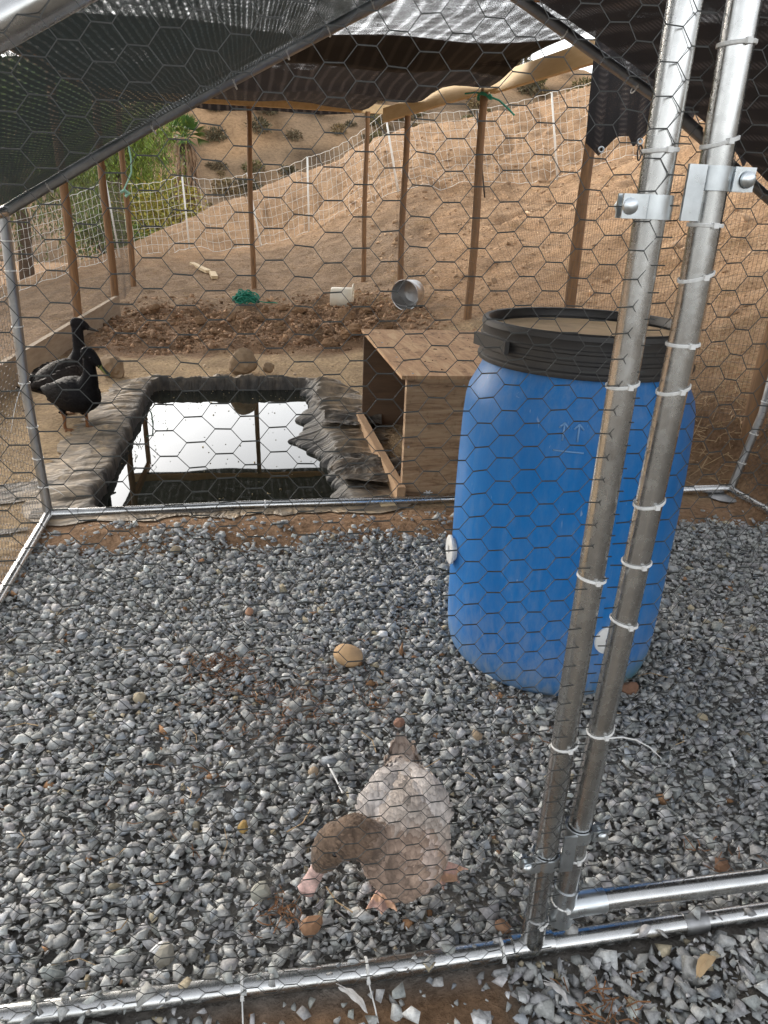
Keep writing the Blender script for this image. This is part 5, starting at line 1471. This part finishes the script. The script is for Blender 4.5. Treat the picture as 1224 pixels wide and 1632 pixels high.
def paint_fawn(key, p, nrm):
    n1 = float(fbm(p.x * 26 + 9, p.y * 26 + p.z * 17, 3)); n2 = float(fbm(p.x * 60 + 3, p.y * 60, 2))
    if key == 'bill':
        if p.z < .047: return (.34, .22, .19)
        return (.66 + .1 * (n1 - .5), .44, .39)
    if key == 'leg':
        if p.z > .055: return (.42, .31, .24)
        return (.66, .40, .26) if n2 > .48 else (.58, .37, .31)
    if key == 'head':
        c = Vector((.17, .115, .078)); return tuple(c * (.75 + .6 * n1))
    if key == 'neck':
        d = min(1, max(0, (p.y + .075) / .055)); a = Vector((.17, .115, .08)); bq = Vector((.33, .25, .20)); return tuple(a.lerp(bq, d * .9))
    base = Vector((.55, .47, .41))
    if key == 'wing': base = Vector((.62, .56, .52))
    if key == 'tail' or p.x < -.10: base = base.lerp(Vector((.40, .32, .27)), min(1, max(0, (-.06 - p.x) / .08)))
    brown = min(1, max(0, (p.x - .100 + (n1 - .5) * .05 - .10 * max(0, p.y)) / .022))
    if key == 'body' or key == 'wing': base = base.lerp(Vector((.36, .26, .20)), brown)
    if brown > .5 and n1 > .56 and n2 > .50: base = Vector((.52, .41, .35))
    if key == 'body' and p.z < .09 and p.x < .08: base = Vector((.56, .44, .36))
    if p.z > .13 and abs(p.y + .004 * math.sin(p.x * 60)) < .0045 and -.06 < p.x < .07: base = base * .45  # shaded gap between the folded wings, painted as a dark line
    if nrm.z > .2 and p.x < .06:     # long feathers laid along the back
        base = base * (1 + .06 * math.sin(p.y * 260 + 2.0 * n2) * max(0, min(1, (.03 - p.x) / .05)))
    return tuple(base * (.72 + .56 * n1))
q = fawn()
FX, FY, FR = .266, 1.072, R(-101)
fd = make_duck('duck', 'fawn and grey duck with a pinkish bill bending down on the gravel', q, paint_fawn, 'duck_fawn', .0034, (FX, FY, .0), FR, None, [(.1415, -.121, .164, .0050), (.084, -.135, .150, .0050)], smooth_it=3, plumage=(4200, 'plumage_fawn', .74), neck_root=(.09, -.02, .12))
def duck_feather(name, pts, wd, mat, up=(0, 0, 1)):
    mb = MB(); n = len(pts); vs = []; fs = []
    P = [Vector(p) for p in pts]
    for k, p in enumerate(P):
        t = (P[min(k + 1, n - 1)] - P[max(k - 1, 0)]).normalized(); sd_ = t.cross(Vector(up)).normalized(); w_ = wd * (math.sin(math.pi * (k + .35) / (n + .1)) ** .6)
        for q_ in (-1, 0, 1): vs.append(p + sd_ * w_ * q_ + Vector((0, 0, .0012 * (1 - abs(q_)))))
    for k in range(n - 1):
        for q_ in range(2): fs.append((k * 3 + q_, k * 3 + q_ + 1, k * 3 + q_ + 4, k * 3 + q_ + 3))
    mb.add(vs, fs)
    nv = len(mb.v); mb.v += [(x, y, z - .0015) for x, y, z in mb.v]; mb.f += [tuple(nv + i for i in reversed(f)) for f in fs]
    o = obj(name, mb, mat, None, smooth=True, cols=None); o.parent = fd
    return o
for k in range(9):
    a = (k - 4) * .055; c0 = Vector((-.140, (k - 4) * .0062, .116 - .0022 * abs(k - 4)))
    L_ = .070 - .006 * abs(k - 4) + .006 * math.sin(k * 5)
    duck_feather('tail_feather', [c0 + Vector((-math.cos(a) * L_ * t, math.sin(a) * L_ * t, -.006 * t + .004 * t * t)) for t in np.linspace(0, 1, 7)], .0095, 'fawn_feather' if k % 2 else 'fawn_feather_pale')
duck_feather('wing_edge_feather', [(.028, .085, .150), (.006, .083, .155), (-.018, .074, .155), (-.042, .062, .148), (-.066, .050, .138)], .0045, 'white_feather', (0, .8, .6))
duck_feather('breast_feather', [(.128, -.050, .142), (.130, -.036, .150), (.127, -.020, .154)], .005, 'white_feather', (.8, 0, .6))
# ------------------------------------------------------------------ electric netting on the slope
def build_net():
    NP = [(-5.0, 9.6), (-3.9, 11.2), (-2.10, 13.9), (-.99, 14.66), (.30, 14.7), (1.14, 14.2), (2.63, 13.6), (5.1, 12.65), (7.4, 11.0), (9.5, 9.0)]
    lean = [(.05, 0), (.05, 0), (-.12, 0), (-.06, 0), (-.22, 0), (-.03, 0), (-.29, 0), (-.27, 0), (-.1, 0), (0, 0)]
    t = thing('electric_netting', 'white electric netting strung on white stakes across the slope', 'net fence', (NP[0][0], NP[0][1], gz(*NP[0])))
    tops = []; bots = []
    for (x, y), (lx, ly) in zip(NP, lean):
        z = gz(x, y); b = Vector((x, y, z)); tp = Vector((x + lx, y + ly, z + 1.22)); tops.append(tp); bots.append(b)
        obj('stake', MB().tube([b - Vector((0, 0, .08)), tp], .016, 8), 'net_white', t, smooth=True)
    mb = MB()
    for k in range(len(NP) - 1):
        a0, a1, b0, b1 = bots[k], bots[k + 1], tops[k], tops[k + 1]
        L = (a1 - a0).length; n = max(6, int(L / .10))
        grid = []
        for i in range(n + 1):
            u = i / n; bb = a0.lerp(a1, u); tt = b0.lerp(b1, u)
            g = gz(bb.x, bb.y); sag = .13 * 4 * u * (1 - u) * min(1, L / 2)
            colp = []
            for j in range(9):
                v = j / 8
                p = Vector((bb.x, bb.y, g + .02)).lerp(tt - Vector((0, 0, sag)), v)
                colp.append(p + Vector((.010 * math.sin(i * 2.7 + j * 1.9), .012 * math.sin(i * 1.3 + j * 2.3), .008 * math.sin(i * 3.1 + j))))
            grid.append(colp)
        for j in range(9): mb.tube([c[j] for c in grid], (.0050 if j in (0, 8) else .0029), 3, cap=False)
        for c in grid: mb.tube(c, .0029, 3, cap=False)
    obj('netting', mb, 'net_white', t, kind='stuff')
    o = obj('dark_stake', MB().tube([(3.75, 12.2, gz(3.75, 12.2) - .05), (3.5, 12.2, gz(3.75, 12.2) + 1.2)], .013, 8), 'black_plastic', smooth=True)
    tag(o, 'thin dark stake leaning on the slope behind the knotted post', 'stake')
build_net()

# ------------------------------------------------------------------ trees and shrubs
def leafmesh(spots, rg, ln, wd, droop=0.6, cb=(1, 1, 1), var=.35):
    mb = MB(); cc = []
    for (p, d) in spots:
        d = Vector(d); d.normalize(); s = d.cross(Vector((rg.gauss(0, 1), rg.gauss(0, 1), rg.gauss(0, 1)))).normalized()
        l = ln * rg.uniform(.6, 1.3); w_ = wd * rg.uniform(.7, 1.3)
        p = Vector(p); q = p + d * l
        mb.add([p, p + d * l * .45 + s * w_, q, p + d * l * .45 - s * w_], [(0, 1, 2, 3)])
        k = math.exp(rg.gauss(0, var)); c = (cb[0] * k, cb[1] * k, cb[2] * k)
        cc += [c] * 4
    return mb, cc
def pepper_tree(x, y, H, rad, label, seed, nstr=900, cb=(1, 1, 1)):
    rg = random.Random(seed); z = gz(x, y)
    t = thing('weeping_tree', label, 'tree', (x, y, z), 'green trees beyond the netting')
    tk = MB(); tk.tube([(x, y, z - .2), (x + .1, y, z + H * .25), (x - .05, y + .1, z + H * .5)], [.16, .13, .10], 10)
    limbs = []
    for k in range(9):
        a = k * 2.4 + rg.random(); r = rad * rg.uniform(.5, .95); e = Vector((x + r * math.cos(a), y + r * math.sin(a), z + H * rg.uniform(.72, 1.0)))
        m = Vector((x, y, z + H * .45)).lerp(e, .5) + Vector((0, 0, .25)); limbs.append((m, e))
        tk.tube([(x, y, z + H * .40), m, e], [.07, .045, .015], 7)
    obj('trunk', tk, 'bark', t, smooth=True)
    sp = []
    for k in range(nstr):
        m, e = rg.choice(limbs); s0 = m.lerp(e, rg.random()) + Vector((rg.gauss(0, .35), rg.gauss(0, .35), rg.gauss(0, .22)))
        Ls = rg.uniform(.5, H * .62); a = rg.uniform(0, 6.28); o_ = rg.uniform(.05, .4)
        for j in range(int(Ls / .085)):
            q = j * .085; f = min(1, q / .35)
            p = s0 + Vector((o_ * math.cos(a) * f, o_ * math.sin(a) * f, -q + .10 * f + .015 * math.sin(j)))
            if p.z < z + .05: break
            b = rg.uniform(0, 6.28); sp.append((p, (math.cos(b) * .6, math.sin(b) * .6, -.8)))
    mb, cc = leafmesh(sp, rg, .13, .014, cb=cb)
    obj('crown', mb, 'leaf_dark', t, cols=cc, kind='stuff')
pepper_tree(-4.6, 17.5, 5.0, 2.1, 'weeping green tree at the left edge beyond the netting', 3, 1300, (1.4, 1.3, .95))
pepper_tree(-7.0, 15.0, 4.4, 2.0, 'dark green weeping tree cut by the left picture edge', 4, 1000, (1.2, 1.12, .8))
pepper_tree(-3.6, 24.0, 6.4, 2.2, 'bright green feathery tree left of the palm', 5, 1200, (2.1, 1.9, .95))
def shrub(name, x, y, z, rx, ry, rz_, n, mat, label, cat, group, seed, ln=.12, wd=.03, cb=(1, 1, 1), proto=None):
    rg = random.Random(seed); sp = []
    for k in range(n):
        d = Vector((rg.gauss(0, 1), rg.gauss(0, 1), rg.gauss(0, 1))).normalized(); r = rg.random() ** .45 * (.7 + .5 * float(vnoise(d.x * 2.2 + seed, d.y * 2.2 + d.z * 3)))
        p = Vector((x + d.x * rx * r, y + d.y * ry * r, z + rz_ * .8 + d.z * rz_ * r))
        if p.z < z - .05: continue
        sp.append((p, d + Vector((rg.gauss(0, .6), rg.gauss(0, .6), rg.gauss(0, .6)))))
    mb, cc = leafmesh(sp, rg, ln, wd, cb=cb)
    t = thing(name, label, cat, (x, y, z), group)
    obj('foliage', mb, mat, t, cols=cc, kind='stuff')
    st = MB()
    for k in range(7):
        a = k * .9; st.tube([(x, y, z - .1), (x + .35 * rx * math.cos(a), y + .35 * ry * math.sin(a), z + rz_ * .6), (x + .6 * rx * math.cos(a), y + .6 * ry * math.sin(a), z + rz_ * 1.1)], [.03 * rz_ + .01, .02 * rz_ + .005, .006], 5)
    obj('stems', st, 'bark', t)
    return t
shrub('flowering_shrub', -2.0, 20.0, gz(-2.0, 20.0), 1.2, .8, .95, 2600, 'flower_yellow', 'shrub with yellow flowers beside the palm', 'shrub', None, 3, .10, .03)
shrub('green_shrub', -3.0, 18.2, gz(-3.0, 18.2), .9, .7, .55, 2200, 'leaf_dark', 'low green shrub under the feathery tree', 'shrub', None, 6, .10, .02, (1.5, 1.4, .8))
shrub('green_shrub', 5.6, 24.5, gz(5.6, 24.5), 1.1, .9, .85, 2200, 'leaf_dark', 'dark green bush behind the crest of the slope', 'shrub', None, 8, .12, .025, (.9, 1.0, .7))
# grey dry brush behind the crest
for k, (x, y, s, lb) in enumerate(((0.7, 27, 2.0, 'grey leafless brush right of the palm'), (3.6, 28, 2.2, 'grey dry brush behind the lower crest of the slope'), (-.9, 34, 2.0, 'grey brush just behind the palm trunk'), (7.4, 29, 2.4, 'grey-brown brush behind the upper crest'))):
    shrub('dry_brush', x, y, gz(x, y), s * 1.1, s, s * .62, 2600, 'scrub', lb, 'brush', 'grey brush in the valley', 30 + k, .20, .016, (1.25, 1.3, 1.35))
def palm():
    x, y = -2.05, 31.0; z = gz(x, y) - .2; H = 3.75 - z
    t = thing('fan_palm', 'fan palm with a skirt of dead fronds in the valley', 'palm tree', (x, y, z))
    top = Vector((x, y, z + H - .45))
    obj('trunk', MB().tube([(x + .1, y, z), (x + .05, y, z + H * .5), top], [.30, .24, .22], 12), 'bark', t, smooth=True)
    rg = random.Random(2)
    def fan(p, d, L, W, n, droop, mb):
        d = Vector(d).normalized(); s = d.cross(Vector((0, 0, 1))).normalized(); u = s.cross(d)
        hub = Vector(p) + d * L * .55
        mb.tube([Vector(p), hub], [.02, .012], 4)
        for k in range(n):
            a = (k / (n - 1) - .5) * 2.6
            e = hub + (d * math.cos(a) + s * math.sin(a)) * W * (1 - .12 * abs(a)) + Vector((0, 0, -droop * W * (.3 + .3 * abs(a))))
            m = hub.lerp(e, .5) + Vector((0, 0, .02)); nn = (e - hub).cross(u).normalized() * W * .055
            mb.add([hub, m + nn, e, m - nn], [(0, 1, 2, 3)])
    for k in range(24):
        a = k * 2.399; el_ = R(78 - 88 * (k / 23)) ; d = (math.cos(a) * math.cos(el_), math.sin(a) * math.cos(el_), math.sin(el_))
        mb = MB(); fan(top + Vector((0, 0, .1)), d, .80, .52, 15, .35 if el_ > 0 else .8, mb); obj('frond', mb, 'leaf_palm', t)
    sk = MB()
    for k in range(170):
        a = rg.uniform(0, 6.28); h = rg.uniform(-.1, 1.7); p = top - Vector((0, 0, h)); r = .16
        b = p + Vector((math.cos(a) * r, math.sin(a) * r, 0)); L = rg.uniform(.5, 1.1); o_ = rg.uniform(.12, .5) * (1 - h * .25)
        e = b + Vector((math.cos(a) * o_, math.sin(a) * o_, -L)); m = b.lerp(e, .45) + Vector((math.cos(a) * .12, math.sin(a) * .12, .1))
        s = Vector((-math.sin(a), math.cos(a), 0)) * rg.uniform(.02, .05)
        sk.add([b, m + s, e, m - s], [(0, 1, 2, 3)])
    obj('dead_frond_skirt', sk, 'frond_dead', t, kind='stuff')
palm()
def scrub_hill():
    protos = []
    for k in range(4):
        protos.append(shrub('scrub_bush', 0, 0, -300, .8, .8, .55, 420, 'scrub', 'low grey-brown scrub bush on the far hillside', 'bush', 'scrub bushes on the far hillside', 60 + k, .30, .05, ((1, 1, 1), (.7, .75, .7), (1.3, 1.2, 1.0), (.8, .9, .6))[k]))
    rg = random.Random(12); n = 0
    while n < 295:
        y = rg.uniform(46, 100); x = (rg.uniform(-.10, .30) if n < 210 else rg.uniform(.30, .62)) * y
        s = rg.uniform(.3, 1.0) * (1 + (y - 46) / 90)
        o = protos[n] if n < 4 else copy_tree(protos[n % 4], (0, 0, 0))
        o.location = (x, y, hz(x, y) - .15); o.scale = (s, s, s * rg.uniform(.7, 1.1)); o.rotation_euler = (0, 0, rg.uniform(0, 6)); n += 1
scrub_hill()

sp = []
for _ in range(46): sp.append((rnd.uniform(-.7, 1.9), rnd.uniform(.9, 2.7), .006))
blades('straw_on_gravel', sp, 'straw', 'stray straw stalks lying on the gravel', 'straw', (.03, .09), .0011, .12, seed=15)
def scum():
    rng = np.random.default_rng(31); T = stone_templates(4, 7, rng); n = 170
    X = np.r_[rng.uniform(PX0 + .02, PX1 - .02, 110), rng.uniform(PX0, PX1, 60)]; Y = np.r_[rng.uniform(PY0 + .05, PY1 - .03, 110), PY1 - rng.random(60) ** 2 * .5]
    s_ = np.clip(rng.lognormal(math.log(.0035), .5, n), .0015, .010); c = np.array([.30, .24, .14])[None] * np.exp(rng.normal(0, .4, n))[:, None]
    P = np.stack([X, Y, np.full(n, WZ + .001)], 1)
    o = scatter_stones('floating_debris', P, s_, np.clip(c, 0, .8), 'gravel', T, rng, .1); o['label'] = 'specks of debris floating on the pond water'; o['category'] = 'debris'
    n = 120; X = rng.uniform(.68, 1.5, n); Y = rng.uniform(3.06, 4.2, n); s_ = np.clip(rng.lognormal(math.log(.004), .55, n), .0015, .013)
    c = np.array([.16, .10, .06])[None] * np.exp(rng.normal(0, .6, n))[:, None]
    o = scatter_stones('roof_debris', np.stack([X, Y, np.full(n, .5612)], 1), s_, np.clip(c, 0, .8), 'gravel', T, rng, .2); o['label'] = 'crumbs of dirt and droppings on the plywood roof'; o['category'] = 'debris'
scum()
